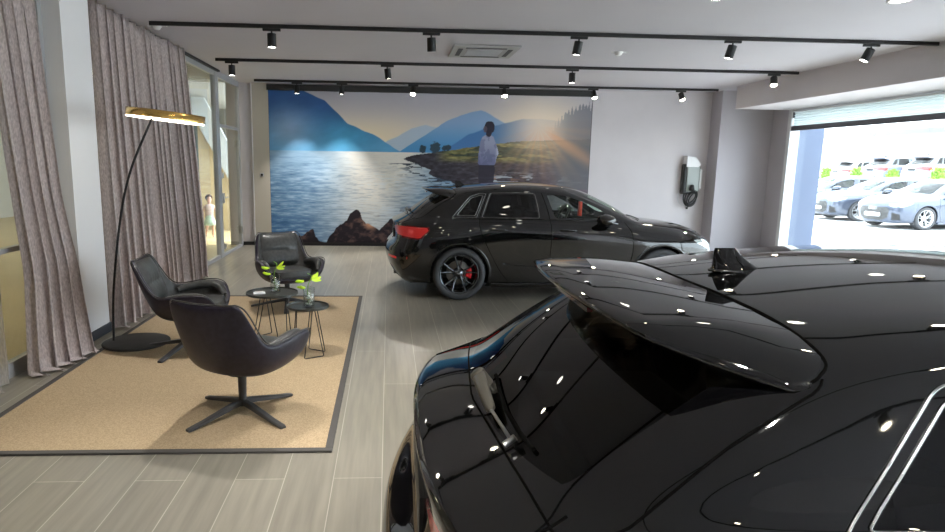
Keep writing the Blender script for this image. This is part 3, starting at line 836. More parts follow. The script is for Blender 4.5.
def paint(u, v):
    """u 0..1 to the right, v 0..1 downwards over the printed panel"""
    C = lambda r, g, b: np.array([r, g, b], float)/255
    def mix(a, b, t): t = np.clip(t, 0, 1)[..., None]; return a*(1-t) + b*t
    sm = lambda a, b, x: np.clip((x-a)/(b-a), 0, 1)**2*(3-2*np.clip((x-a)/(b-a), 0, 1))
    one = np.ones(u.shape + (3,))
    # the sky
    col = mix(one*C(186, 184, 196), one*C(222, 214, 205), sm(.0, .36, v))
    g = np.exp(-(((u-.30)/.16)**2 + ((v-.30)/.14)**2)); col = mix(col, one*C(246, 226, 190), g*.7)
    g = np.exp(-(((u-.84)/.13)**2 + ((v-.24)/.20)**2)); col = mix(col, one*C(255, 228, 190), g*.85)
    # far ridges
    def ridge(xs, ys): return np.interp(u, xs, ys)
    def wob(s, f, seed): return (fbm(u*f, u*0+seed, 4, seed)-.5)*s
    r0 = ridge([0, .34, .38, .435, .48, .60, .74, .82, .90, 1], [.40, .33, .295, .225, .20, .25, .21, .17, .28, .3]) + wob(.02, 20, 2)
    col = mix(col, mix(one*C(168, 190, 214), one*C(196, 190, 196), sm(.6, .85, u)), sm(-.004, .004, v-r0)*(.85 - .6*sm(.78, .86, u)))
    r1 = ridge([0, .37, .40, .475, .54, .585, .62, .65, .665, .695, .73, .80], [.44, .41, .384, .275, .18, .135, .115, .10, .11, .15, .185, .30]) + wob(.012, 26, 5)
    base1 = mix(one*C(138, 170, 208), one*C(78, 144, 198), sm(.16, .38, v))
    col = mix(col, base1, sm(-.003, .003, v-r1))
    r2 = ridge([.50, .56, .615, .66, .705, .78, .84, .90], [.40, .34, .26, .225, .195, .155, .15, .16]) + wob(.012, 22, 9)
    col = mix(col, mix(one*C(72, 120, 176), one*C(150, 150, 165), sm(.66, .84, u)), sm(-.004, .006, v-r2)*(u > .5)*(1-.55*sm(.76, .84, u)))
    # the near slope on the left
    r3 = ridge([0, .06, .10, .13, .17, .21, .24, .27, .305, .34, .37, .395, .42], [-.05, -.03, -.01, .02, .06, .14, .205, .235, .26, .30, .34, .375, .40]) + wob(.012, 30, 12)
    b3 = mix(one*C(52, 92, 150), one*C(100, 165, 210), sm(.05, .42, v))
    b3 = mix(b3, one*C(70, 160, 200), np.exp(-(((u-.24)/.10)**2 + ((v-.28)/.12)**2))*.6)
    b3 = mix(b3, one*C(190, 205, 230), np.exp(-(((u-.06)/.07)**2 + ((v-.24)/.13)**2))*.55)
    b3 = b3*(1 + (fbm(u*14+v*8, v*9-u*6, 4, 31)-.5)[..., None]*.22)
    col = mix(col, b3, sm(-.003, .003, v-r3))
    # sun haze
    sunu, sunv = .835, .205
    # water
    wl = .386
    wv = np.clip((v-wl)/(1-wl), 0, 1)
    rip = fbm(u*46, v*170, 5, 40)*.7 + fbm(u*14, v*70, 3, 42)*.3
    rip2 = fbm(u*9+3, v*110, 3, 44)
    glow = np.exp(-((u-.345+.06*wv)/.15)**2)
    wcol = mix(one*C(84, 128, 172), one*C(60, 104, 152), sm(0, 1, wv))
    wcol = mix(wcol, one*C(226, 222, 214), glow*(1.0-.30*wv) + .30*(1-wv))
    wcol = mix(wcol, one*C(150, 190, 222), np.exp(-((u-.10)/.12)**2)*.35*(1-wv))
    tt = np.clip((rip-.5)*4.0, -1, 1)*(.25+.75*sm(0, .35, wv))
    wcol = mix(wcol, one*C(34, 70, 116), np.clip(-tt, 0, 1)*.5*(1-.55*glow)) ; wcol = mix(wcol, one*C(205, 222, 238), np.clip(tt, 0, 1)*.55)
    col = mix(col, wcol, (v > wl)*1.0)
    # the shore on the right
    sh = np.interp(v, [.385, .41, .43, .46, .50, .54, .58, .62, .66, .72, .78, .84, .92, 1], [.50, .43, .415, .45, .49, .51, .56, .62, .66, .70, .74, .78, .85, .9]) + (fbm(v*40, u*10, 3, 51)-.5)*.04
    land_top = np.interp(u, [.40, .42, .47, .55, .63, .72, .78, .9, 1], [.45, .42, .392, .372, .343, .315, .30, .29, .28]) + wob(.008, 40, 60)
    inland = ((u > sh) & (v > land_top))*1.0
    lc = mix(one*C(58, 56, 66), one*C(50, 46, 58), sm(.45, .7, v))
    grass = mix(one*C(150, 140, 90), one*C(96, 104, 66), fbm(u*18, v*60, 4, 63))
    gl = sm(.50, .56, u)*(1-sm(.42, .46, v))
    lc = mix(lc, grass, gl*.9)
    lc = mix(lc, one*C(60, 70, 60), gl*sm(.55, .62, fbm(u*12, v*45, 3, 66)))
    lc = lc*(1 + (fbm(u*70, v*110, 4, 70)-.5)[..., None]*.9)
    lc = mix(lc, one*C(105, 92, 108), sm(.78, 1, u)*.65)
    # wet stones with sky in the pools
    pool = sm(.54, .62, fbm(u*26, v*80, 4, 75))*np.exp(-((v-.56)/.04)**2)*sm(.60, .72, u)
    lc = mix(lc, one*C(180, 196, 214), pool)
    lc = mix(lc, one*C(150, 112, 96), sm(.56, .64, fbm(u*30+5, v*70, 3, 79))*np.exp(-((u-.73)/.05)**2 - ((v-.54)/.035)**2))
    col = mix(col, lc, inland)
    # stones standing in the water off the shore
    stn = sm(.60, .64, fbm(u*40, v*95, 3, 81))*np.exp(-((u-sh+.03)/.05)**2)*(v > .46)
    col = mix(col, one*C(40, 48, 62), stn*.9)
    # trees on the point
    for cu, cv, ru, rv in ((.472, .362, .011, .026), (.510, .350, .017, .036), (.538, .355, .008, .018), (.551, .352, .009, .022)):
        d = ((u-cu)/ru)**2 + ((v-cv)/rv)**2 + (fbm(u*120, v*90, 3, 85)-.5)*1.4
        col = mix(col, one*C(44, 62, 74), (1-sm(.7, 1.1, d))*.92)
    # forest edge at the right
    ft = np.interp(u, [.86, .885, .91, .935, .96, 1], [.30, .16, .11, .06, .05, .03])
    ft = ft + .045*np.abs(((u*96 + .8*vnoise(u*30, u*0, 87)) % 1)-.5)*2*(.3+1.2*vnoise(u*96, u*0, 88)) + (fbm(u*60, v*60, 3, 89)-.5)*.03
    col = mix(col, mix(one*C(120, 122, 134), one*C(80, 88, 96), sm(.1, .5, v)), sm(0, .008, v-ft)*(u > .855)*sm(.855, .93, u)*(v < .62)*.9)
    # sun flare
    dx, dy = u-sunu, (v-sunv)*.46
    r = np.hypot(dx, dy); an = np.arctan2(dy, dx)
    ray = .5 + .5*np.sin(an*9+1) * np.sin(an*23)
    fl = np.exp(-(r/.095)**2)
    col = mix(col, one*C(255, 240, 225), fl*.72)
    fl2 = np.exp(-(r/.14)**1.6)*(.35+.65*ray)*sm(-.03, .08, dy+dx*.2)
    col = mix(col, one*C(236, 170, 120), fl2*.62)
    streak = np.exp(-((dy-.62*dx+.0)/.018)**2)*sm(.01, .06, dx)*(1-sm(.12, .28, dx))
    col = mix(col, one*C(250, 180, 130), streak*.40)
    col = mix(col, one*C(150, 140, 150), sm(.70, 1, u)*sm(.3, .5, v)*.25)
    # rocks along the bottom
    def rock(cu, w, top, pk):
        return np.interp(u, [cu-w, cu-w*.55, cu+pk, cu+w*.45, cu+w], [1.02, top+.07, top, top+.05, 1.02])
    rt = np.minimum(rock(.11, .06, .905, .02), 2)
    rt = np.minimum(rt, np.interp(u, [.165, .195, .215, .235, .245, .262, .277, .283, .295, .32, .36, .42, .44], [1.02, .93, .865, .84, .80, .775, .778, .82, .87, .89, .93, .99, 1.02]))
    rt = np.minimum(rt, np.interp(u, [.31, .34, .37, .39, .43, .46, .50], [1.0, .90, .83, .85, .82, .85, .78]))
    rt = rt + (fbm(u*50, u*0+3, 4, 91)-.5)*.05
    rc = mix(one*C(34, 28, 36), one*C(88, 68, 66), sm(.45, .75, fbm(u*60, v*40, 5, 95)))
    rc = mix(rc, one*C(200, 150, 120), np.exp(-((u-.31)/.025)**2 - ((v-.875)/.035)**2)*sm(.42, .6, fbm(u*60, v*40, 3, 97)))
    col = mix(col, rc, sm(0, .006, v-rt))
    dk = sm(.6, .66, fbm(u*36+9, v*60, 3, 99))*np.exp(-((v-.84)/.06)**2)*np.exp(-((u-.42)/.07)**2)
    col = mix(col, one*C(36, 36, 48), dk)
    # the figure looking out over the lake (printed on the wall)
    def blob(cu, cv, ru, rv, p=2): return (np.abs((u-cu)/ru)**p + np.abs((v-cv)/rv)**p) < 1
    def quad(vs, ls, rs):
        l = np.interp(v, vs, ls); r_ = np.interp(v, vs, rs); return (u > l) & (u < r_) & (v > vs[0]) & (v < vs[-1])
    halo = quad([.24, .30, .345, .40, .47, .52, .60], [.660, .656, .645, .641, .640, .645, .65], [.694, .697, .705, .710, .714, .703, .70])
    legs = quad([.43, .50, .62, .80], [.648, .647, .650, .652], [.697, .699, .695, .692])
    col = mix(col, one*C(48, 46, 60), legs*.9)
    top = quad([.262, .275, .30, .34, .40, .45, .465], [.668, .658, .652, .649, .646, .645, .650], [.684, .692, .697, .701, .705, .701, .697])
    arm = quad([.31, .35, .385, .41, .45], [.688, .694, .698, .694, .690], [.699, .706, .710, .704, .694])
    shirt = mix(one*C(150, 156, 184), one*C(108, 112, 146), sm(.30, .46, v)); shirt = mix(shirt, one*C(200, 205, 222), sm(.697, .708, u)*.7)
    shirt = mix(shirt, one*C(84, 88, 120), (fbm(u*70, v*30, 3, 111) > .58)*.35)
    col = mix(col, shirt, (top | arm)*1.0)
    head = blob(.679, .212, .0155, .040, 2.4) | blob(.677, .25, .009, .025)
    col = mix(col, one*C(50, 48, 62), head*1.0)
    face = blob(.6655, .225, .006, .022); col = mix(col, one*C(96, 82, 92), face*.8)
    return np.clip(col, 0, 1)
nu, nv = 620, 286
uu, vv = np.meshgrid(np.linspace(0, 1, nu+1), np.linspace(0, 1, nv+1))
cols = paint(uu, vv)
lin = np.where(cols <= .04045, cols/12.92, ((cols+.055)/1.055)**2.4)
co = np.stack([uu*(MX1-MX0), np.zeros_like(uu), -vv*(MZ1-MZ0)], -1).reshape(-1, 3)
ii = (np.arange(nv)[:, None]*(nu+1) + np.arange(nu)[None]).ravel()
quads = np.stack([ii+nu+1, ii+nu+2, ii+1, ii], -1)
me = bpy.data.meshes.new('wall_mural'); me.vertices.add(len(co)); me.vertices.foreach_set('co', co.astype(np.float32).ravel())
me.loops.add(quads.size); me.loops.foreach_set('vertex_index', quads.astype(np.int32).ravel())
me.polygons.add(len(quads)); me.polygons.foreach_set('loop_start', np.arange(0, quads.size, 4, dtype=np.int32))
me.update(calc_edges=True)
at = me.color_attributes.new('print', 'FLOAT_COLOR', 'POINT')
at.data.foreach_set('color', np.concatenate([lin.reshape(-1, 3), np.ones((len(co), 1))], 1).astype(np.float32).ravel())
M_mural = mat('mural_print', (1, 1, 1), .55, spec=.3); a = N(M_mural, 'ShaderNodeAttribute', attribute_name='print'); L(M_mural, a, 'Color', bsdf(M_mural), 'Base Color')
me.materials.append(M_mural)
mur = thing('wall_mural', 'large printed lake and mountain mural covering the back wall', 'mural', (MX0, YW-.045, MZ1))
mo = bpy.data.objects.new('printed_panel', me); COL.objects.link(mo); mo.parent = mur
bm = bmesh.new(); bx(bm, -.01, MX1-MX0+.01, .002, .045, -(MZ1-MZ0), .02); obj('backing_board', bm, M_black, mur, smooth=False)
bm = bmesh.new(); bx(bm, -.03, MX1-MX0+.02, -.03, .045, .005, CZ-MZ1-.02); obj('top_pelmet', bm, mat('pelmet_black', (.03, .03, .032), .6), mur, smooth=False)
# ------------------------------------------------------------------ rug
M_rug = noisy(mat('sisal_weave', (.5, .36, .2), .95), (.33, .245, .145), (.49, .37, .235), scale=(1, 1, 1), nscale=110, detail=4, bump=.4)
M_border = mat('rug_border', (.075, .07, .066), .9)
rug = thing('rug', 'sand coloured woven rug with dark grey border under the armchairs', 'rug', (-1.47, 5.85, 0))
RW, RL = 1.14, 2.25
bm = bmesh.new(); bx(bm, -RW+.045, RW-.045, -RL+.045, RL-.045, .001, .012); obj('woven_field', bm, M_rug, rug, smooth=False)
bm = bmesh.new()
for b in ((-RW, RW, -RL, -RL+.045), (-RW, RW, RL-.045, RL), (-RW, -RW+.045, -RL+.045, RL-.045), (RW-.045, RW, -RL+.045, RL-.045)): bx(bm, *b, .0005, .016, .004)
obj('border', bm, M_border, rug, smooth=False)
RZ = .013

# ------------------------------------------------------------------ curtains
def curtain_mat(name, c1, c2, transl, transp):
    m = mat(name, c1, .95, sheen=.2)
    tc = N(m, 'ShaderNodeTexCoord'); mp = N(m, 'ShaderNodeMapping'); mp.inputs['Scale'].default_value = (70, 80, 22)
    nz = N(m, 'ShaderNodeTexNoise', Scale=1.4, Detail=5); L(m, tc, 'Object', mp, 'Vector'); L(m, mp, 'Vector', nz, 'Vector')
    r = ramp(m, [(.35, c1), (.65, c2)]); L(m, nz, 'Fac', r, 'Fac'); L(m, r, 'Color', bsdf(m), 'Base Color')
    nt = m.node_tree; tl = N(m, 'ShaderNodeBsdfTranslucent'); tp = N(m, 'ShaderNodeBsdfTransparent')
    L(m, r, 'Color', tl, 'Color')
    m1 = N(m, 'ShaderNodeMixShader'); m1.inputs[0].default_value = transl; m2 = N(m, 'ShaderNodeMixShader'); m2.inputs[0].default_value = transp
    nt.links.new(bsdf(m).outputs[0], m1.inputs[1]); nt.links.new(tl.outputs[0], m1.inputs[2])
    nt.links.new(m1.outputs[0], m2.inputs[1]); nt.links.new(tp.outputs[0], m2.inputs[2]); nt.links.new(m2.outputs[0], nt.nodes['Material Output'].inputs['Surface'])
    return m
M_curt = curtain_mat('curtain_mauve', (.50, .425, .42), (.74, .655, .64), .25, .04)
M_sheer = curtain_mat('curtain_sheer', (.46, .41, .37), (.60, .54, .49), .4, .5)
def curtain(name, m, y0, y1, folds, amp, foot, seed, ztop=CZ-.035, sway=None, xo=XG+.09):
    rnd = random.Random(seed); nS = folds*10; nZ = 26
    ph = [rnd.uniform(-.5, .5) for _ in range(folds+2)]; am = [rnd.uniform(.6, 1.25) for _ in range(folds+2)]
    rows = []
    for j in range(nZ+1):
        t = j/nZ; z = ztop*(1-t) + .026*t; row = []
        for i in range(nS+1):
            s = i/nS; f = s*folds; k = int(f); fr = f-k
            a = am[k]*(1-fr) + am[k+1]*fr; p = ph[k]*(1-fr) + ph[k+1]*fr
            th = 2*PI*f + p*(.4+.9*t)
            d = amp*a*(.55+.45*t)
            y = y0 + (y1-y0)*s + d*.42*math.sin(2*th+.6)
            x = xo + d*(1+math.sin(th)) + .012*math.sin(5*th+3*t)
            if sway: dx, dy = sway(s, t); x += dx; y += dy
            row.append((x, y, z + (.005*math.sin(th*1.3) if j == nZ else 0)))
        rows.append(row)
    # hem lying on the floor
    if foot:
        row = []
        for i, p in enumerate(rows[-1]): row.append((p[0] + foot*(.6+.4*math.sin(i*.7)), p[1] - foot*.5, .022))
        rows.append(row)
    bm = bmesh.new(); grid(bm, rows); o = obj(name, bm, m)
    so = o.modifiers.new('Solidify', 'SOLIDIFY'); so.thickness = .003
    return o
def sw_main(s, t): return (.06*t*s + .03*t, -.10*(1-t)*0 + (.25*t*t*s if s > .6 else 0)*.0)
c = curtain('curtain', M_curt, 6.50, 9.30, 14, .105, .05, 3, sway=lambda s, t: (.05*t*math.sin(PI*s), (.32*s**2)*min(t*1.2, 1) - .05*t*(1-s)))
tag(c, 'long mauve grey curtain hanging between the white pillar and the glass door', 'curtain')
# nearer curtain: gathered next to the pillar, its foot dragged out over the rug, and a sheer stretch further left
c = curtain('curtain', M_curt, 4.85, 5.60, 5, .075, .10, 8, sway=lambda s, t: ((.02+.18*s)*max(0, (t-.55)/.45)**1.4, .24*min(1, t/.75) - .10*max(0, (t-.75)/.25)), xo=XG+.08)
tag(c, 'grey curtain gathered beside the white pillar, its foot spreading on the rug', 'curtain')
c = curtain('curtain', M_sheer, 2.6, 4.80, 9, .05, .03, 11, sway=lambda s, t: (0, 0), xo=XG+.07)
tag(c, 'thin see-through curtain at the left edge, lit from behind', 'curtain')

# ------------------------------------------------------------------ arc lamp
M_brass = mat('polished_brass', (.90, .60, .20), .22, metal=1)
M_lit = mat('lamp_diffuser', (1, .95, .85), .4, emit=(1, .93, .78), estr=7)
lamp = thing('floor_lamp', 'tall black arc floor lamp with a brass ring shade behind the armchairs', 'floor lamp', (-2.36, 5.93, RZ))
M_lampbase = noisy(mat('lamp_black', (.03, .03, .03), .6), (.028, .028, .027), (.04, .039, .036), nscale=8)
bm = bmesh.new(); lathe(bm, [(0, .022), (.285, .022), (.295, .018), (.298, .010), (.295, 0), (0, 0)], 64); obj('base', bm, M_lampbase, lamp)
pp = spline([(-.21, 0, .02), (-.18, 0, .50), (-.08, 0, 1.15), (.04, 0, 1.60), (.25, 0, 2.06)], 12)
bm = bmesh.new(); tube(bm, pp, .0105, 12); obj('pole', bm, M_black, lamp)
hd = bpy.data.objects.new('lamp_shade', None); COL.objects.link(hd); hd.parent = lamp; hd.location = (.375, .0, 2.06); hd.rotation_euler = (math.radians(0), math.radians(6), 0)
bm = bmesh.new(); lathe(bm, [(.325, .062), (.330, .062), (.332, .0), (.332, -.005), (.326, -.005), (.325, .062)], 72)
o = obj('brass_ring', bm, M_brass, hd)
bm = bmesh.new(); lathe(bm, [(.325, -.004), (.325, -.014), (.295, -.014), (.295, .02), (.325, .02)], 72); obj('light_ring', bm, M_lit, hd)
bm = bmesh.new(); lathe(bm, [(.294, .05), (.290, .05), (.290, -.010), (.294, -.010), (.294, .05)], 72); bx(bm, -.29, .29, -.012, .012, .005, .02); obj('inner_ring', bm, M_brass, hd)

# ------------------------------------------------------------------ armchairs
M_leather = noisy(mat('dark_leather', (.03, .03, .032), .34), (.040, .041, .041), (.062, .063, .062), nscale=30, bump=.12)
M_leathout = noisy(mat('aubergine_leather', (.018, .013, .022), .42), (.014, .011, .022), (.022, .018, .034), nscale=30, bump=.1)
M_leg = mat('chair_leg_grey', (.05, .05, .053), .45)
def make_chair(label):
    t = thing('swivel_armchair', label, 'armchair', (0, 0, 0))
    # centre line of the shell from the seat front up the back, with the height and half width of its rim
    prof = [  # cx, cz, rim x, rim half width, rim z
        (.33, .385, .31, .21, .40), (.31, .355, .33, .30, .455), (.24, .325, .285, .362, .572), (.10, .305, .15, .37, .585), (-.05, .305, .0, .358, .563),
        (-.18, .33, -.14, .322, .538), (-.26, .42, -.232, .292, .575), (-.305, .53, -.285, .282, .66), (-.34, .65, -.33, .268, .75), (-.37, .765, -.367, .25, .825), (-.39, .835, -.388, .205, .847)]
    vs = [-1, -.94, -.82, -.62, -.35, 0, .35, .62, .82, .94, 1]
    rows = []; rim = []
    for i, (cx, cz, rx, rw, rz) in enumerate(prof):
        row = []
        lift = i >= 6
        for v in vs:
            a = abs(v)
            if not lift:
                q = a**2.6; y = rw*(1-(1-a)**1.7); row.append((cx + (rx-cx)*q, math.copysign(y, v) if v else 0, cz + (rz-cz)*a**3.2))
            else:
                q = a**2.4; fwd = .05*a**2.2*(1 - (i-6)/6.0)
                row.append((cx + (rx-cx)*q + fwd*.6, math.copysign(rw*(1-(1-a)**1.35), v) if v else 0, cz + (rz-cz)*a**2))
        rows.append(row); rim.append((row[0], row[-1]))
    bm = bmesh.new(); V = grid(bm, rows)
    # mild creases keep the top edge square
    sh = obj('shell', bm, M_leathout, t, mats=[M_leathout, M_leather])
    so = sh.modifiers.new('Solidify', 'SOLIDIFY'); so.thickness = .045; so.offset = 0; so.material_offset = 1; so.material_offset_rim = 0
    bm2 = bmesh.new(); bm2.from_mesh(sh.data); bmesh.ops.recalc_face_normals(bm2, faces=bm2.faces)
    # outside must face down/backwards
    f0 = min(bm2.faces, key=lambda f: (f.calc_center_median() - Vector((0, 0, .33))).length)
    if f0.normal.z > 0: bmesh.ops.reverse_faces(bm2, faces=bm2.faces)
    bm2.to_mesh(sh.data); bm2.free()
    subsurf(sh, 2)
    # piping round the rim
    loop = [r[0] for r in rim] + list(rows[-1][1:-1]) + [r[1] for r in reversed(rim)] + list(reversed(rows[0][1:-1]))
    bm = bmesh.new(); P = [Vector(p)*1.0 for p in loop]
    sm = []
    n = len(P)
    for i in range(n):
        p0, p1, p2, p3 = P[i-1], P[i], P[(i+1) % n], P[(i+2) % n]
        for k in range(4):
            u = k/4; sm.append(((p0*(1-u)**3 + p1*(3*u**3-6*u*u+4) + p2*(-3*u**3+3*u*u+3*u+1) + p3*u**3)/6))
    cen = Vector((-.05, 0, .6))
    sm = [p + Vector((0, math.copysign(.022, p.y) if abs(p.y) > .15 else 0, .004)) for p in sm]
    tube(bm, sm, .005, 6, closed=True); obj('piping', bm, M_leather, t)
    # seat cushion
    bm = bmesh.new(); bmesh.ops.create_cube(bm, size=1)
    bmesh.ops.subdivide_edges(bm, edges=bm.edges[:], cuts=5, use_grid_fill=True)
    for v in bm.verts:
        x, y, z = v.co*2
        tz = .052 + .018*(1-x*x)*(1-y*y)
        v.co = Vector((.055 + .265*x*(1 - .05*y*y) + .0, y*(.262 - .04*max(0, x)**2 - .02*x*x), .405 + tz*z*(1 - .22*max(abs(x), abs(y))**4) + .022*max(0, x) - (.01*math.exp(-((x+.1)/.08)**2) if z > .5 else 0)))
    cu = obj('seat_cushion', bm, M_leather, t); subsurf(cu, 2)
    # back cushion with a pressed seam across the middle
    bm = bmesh.new(); nx, ny = 16, 14; rows = []
    for i in range(nx+1):
        u = i/nx; row = []
        for j in range(ny+1):
            v = -1 + 2*j/ny
            z = .45 + .375*u; base = -.255 - .115*u
            w = (.245*(1-u) + .225*u)*(1 - .10*max(0, (u-.8)/.2)**2)
            puff = .058*(1-abs(v)**3.5)*(1 - abs(2*u-1)**5)
            crease = .026*math.exp(-((u-.50 + .05*v*v)/.045)**2)*(1-v*v)
            wr = .004*math.sin(22*v + 9*u)*math.exp(-((u-.5)/.22)**2)
            row.append((base + puff - crease + wr + .035*abs(v)**2.6*(1-u*.7), v*w, z))
        rows.append(row)
    bm = bmesh.new(); grid(bm, rows); bc = obj('back_cushion', bm, M_leather, t); s2 = bc.modifiers.new('Solidify', 'SOLIDIFY'); s2.thickness = .03; s2.offset = 0; subsurf(bc, 1)
    for d in (-1, 1):   # arm pads
        bm = bmesh.new(); rows = []
        path = spline([(-.13, d*.265, .50), (-.04, d*.30, .525), (.10, d*.318, .545), (.22, d*.308, .53), (.285, d*.275, .45)], 4)
        tube(bm, path, [.028 + .012*math.sin(PI*i/(len(path)-1)) for i in range(len(path))], 12); obj('arm_pad', bm, M_leather, t)
    # stem and four-armed star
    bm = bmesh.new(); lathe(bm, [(.10, .30), (.10, .285), (.030, .27), (.026, .10), (.034, .085), (.034, .055), (0, .05)], 24); obj('stem', bm, M_leg, t)
    for k in range(4):
        a = math.radians(-20) + k*PI/2; d = Vector((math.cos(a), math.sin(a), 0)); w = Vector((-d.y, d.x, 0)); rows = []
        for r, hw, z0, z1 in ((.015, .020, .062, .100), (.10, .021, .052, .086), (.30, .022, .018, .040), (.41, .022, .0, .020), (.425, .018, .0, .016)):
            c = d*r
            rows.append([c - w*hw + Vector((0, 0, z0)), c - w*hw + Vector((0, 0, z1-.004)), c - w*hw*.7 + Vector((0, 0, z1)), c + w*hw*.7 + Vector((0, 0, z1)), c + w*hw + Vector((0, 0, z1-.004)), c + w*hw + Vector((0, 0, z0))])
        bm = bmesh.new(); V = grid(bm, rows)
        for a_, b_ in zip(V, V[1:]): bm.faces.new((a_[0], b_[0], b_[-1], a_[-1]))
        bm.faces.new(V[0]); bm.faces.new(V[-1]); bmesh.ops.recalc_face_normals(bm, faces=bm.faces)
        obj('leg', bm, M_leg, t, smooth=False)
    return t
ch = make_chair('dark leather swivel armchair in front, its back turned to the photographer')
ch.location = (-.99, 4.21, RZ); ch.rotation_euler = (0, 0, math.radians(69)); ch['group'] = 'armchairs on the rug'
dup(ch, (-1.82, 5.72, RZ), math.radians(4), 'dark leather swivel armchair seen from the side, beside the arc lamp', 'armchairs on the rug')
dup(ch, (-1.20, 7.52, RZ), math.radians(-64), 'dark leather swivel armchair at the far end of the rug, facing the photographer', 'armchairs on the rug')

# ------------------------------------------------------------------ side tables
M_top = mat('table_top_black', (.035, .037, .032), .38)
def make_table(label, r, h, foot):
    t = thing('side_table', label, 'side table', (0, 0, 0), group='round black side tables')
    bm = bmesh.new(); lathe(bm, [(0, h-.012), (r-.01, h-.012), (r, h-.010), (r, h+.010), (r-.006, h+.010), (r-.009, h-.003), (0, h-.003)], 64); sharp(obj('tabletop', bm, M_top, t))
    # each hairpin: two rods from the top joined by a bar on the floor
    for k in range(3):
        a = 2*PI*k/3 + .35
        d0, d1 = a-.20, a+.20; f0, f1 = a-.62, a+.62
        rt, rf = r*.55, foot
        P = [(rt*math.cos(d0), rt*math.sin(d0), h-.014), (rf*math.cos(f0), rf*math.sin(f0), .012), (rf*.98*math.cos(f0+.05), rf*.98*math.sin(f0+.05), .006), (rf*.98*math.cos(f1-.05), rf*.98*math.sin(f1-.05), .006), (rf*math.cos(f1), rf*math.sin(f1), .012), (rt*math.cos(d1), rt*math.sin(d1), h-.014)]
        bm = bmesh.new(); tube(bm, P, .0045, 8); obj('leg', bm, M_black, t)
    return t
T1 = (-1.115, 6.08, RZ); H1 = .455
t1 = make_table('larger round black side table further back, with a white card holder on it', .245, H1, .19); t1.location = T1
T2 = (-.71, 5.55, RZ); H2 = .445
t2 = make_table('smaller round black side table at the right, nearer the front armchair', .185, H2, .155); t2.location = T2; t2.rotation_euler = (0, 0, .7)

# vases with lime green orchids
M_vase = glass_mat('vase_glass', (.95, .97, .96), 1.3)
M_water = mat('pebble_white', (.75, .78, .75), .3)
M_lime = mat('orchid_lime', (.55, .80, .03), .5, emit=None); bsdf(M_lime).inputs['Subsurface Weight'].default_value = .1
M_stem = mat('stem_green', (.20, .42, .05), .5)
def make_vase(label):
    t = thing('flower_vase', label, 'vase')
    bm = bmesh.new(); lathe(bm, [(0, .004), (.040, .004), (.042, .0), (.045, .01), (.045, .175), (.042, .177), (.040, .173), (.040, .014), (0, .010)], 32); obj('glass', bm, M_vase, t)
    bm = bmesh.new()
    rnd = random.Random(5)
    for k in range(26):
        a = rnd.uniform(0, 2*PI); r = rnd.uniform(0, .026); z = .02 + .10*rnd.random()
        bmesh.ops.create_icosphere(bm, subdivisions=1, radius=rnd.uniform(.006, .010), matrix=Matrix.Translation((r*math.cos(a), r*math.sin(a), z)))
    pb = obj('pebbles', bm, M_water, t); pb['kind'] = 'stuff'
    bm = bmesh.new(); tube(bm, spline([(.0, 0, .02), (-.01, .005, .12), (-.005, 0, .20), (.02, -.01, .27), (-.01, 0, .30)], 5), .003, 6); obj('stem', bm, M_stem, t)
    rnd = random.Random(9)
    for (x, y, z, s, rz) in ((-.035, -.012, .185, 1.2, 2.9), (.02, -.012, .25, 1.3, .3), (-.045, -.01, .245, 1.2, 3.3)):
        bm = bmesh.new(); c = Vector((x, y, z))
        for k in range(3):
            a = rz + (k-1)*.75; rows = []
            d = Vector((math.cos(a)*.95, -.35+.2*k, math.sin(a)*.30 + .12*(k-1))).normalized(); w = d.cross(Vector((0, -.35, 1))).normalized()
            nn_ = d.cross(w)
            for q in range(6):
                u = q/5; hw = .019*s*math.sin(PI*(.10+.86*u))
                rows.append([c + d*(.058*s*u) + w*hw*m + nn_*(.010*m*m - .012*u*u) for m in (-1, -.5, 0, .5, 1)])
            grid(bm, rows)
        f = obj('blossom', bm, M_lime, t)
    return t
v = make_vase('glass vase with lime orchid on the larger side table, further back'); v.location = (-1.09, 6.12, RZ+H1-.002); v['group'] = 'orchid vases'; v.scale = (1.1, 1.1, 1.0)
dup(v, (-.695, 5.53, RZ+H2-.002), .5, 'glass vase with lime orchid on the smaller side table, nearer the front', 'orchid vases')
cd = thing('card_holder', 'small white stack of cards lying on the larger side table', 'card holder', (-1.23, 6.04, RZ+H1-.002), .25)
bm = bmesh.new(); bx(bm, -.055, .055, -.04, .04, 0, .012, .003); obj('tray', bm, M_white, cd, smooth=False)
bm = bmesh.new(); bx(bm, -.042, .042, -.027, .027, .012, .019, .001); obj('cards', bm, mat('card_white', (.8, .8, .78), .6), cd, smooth=False)

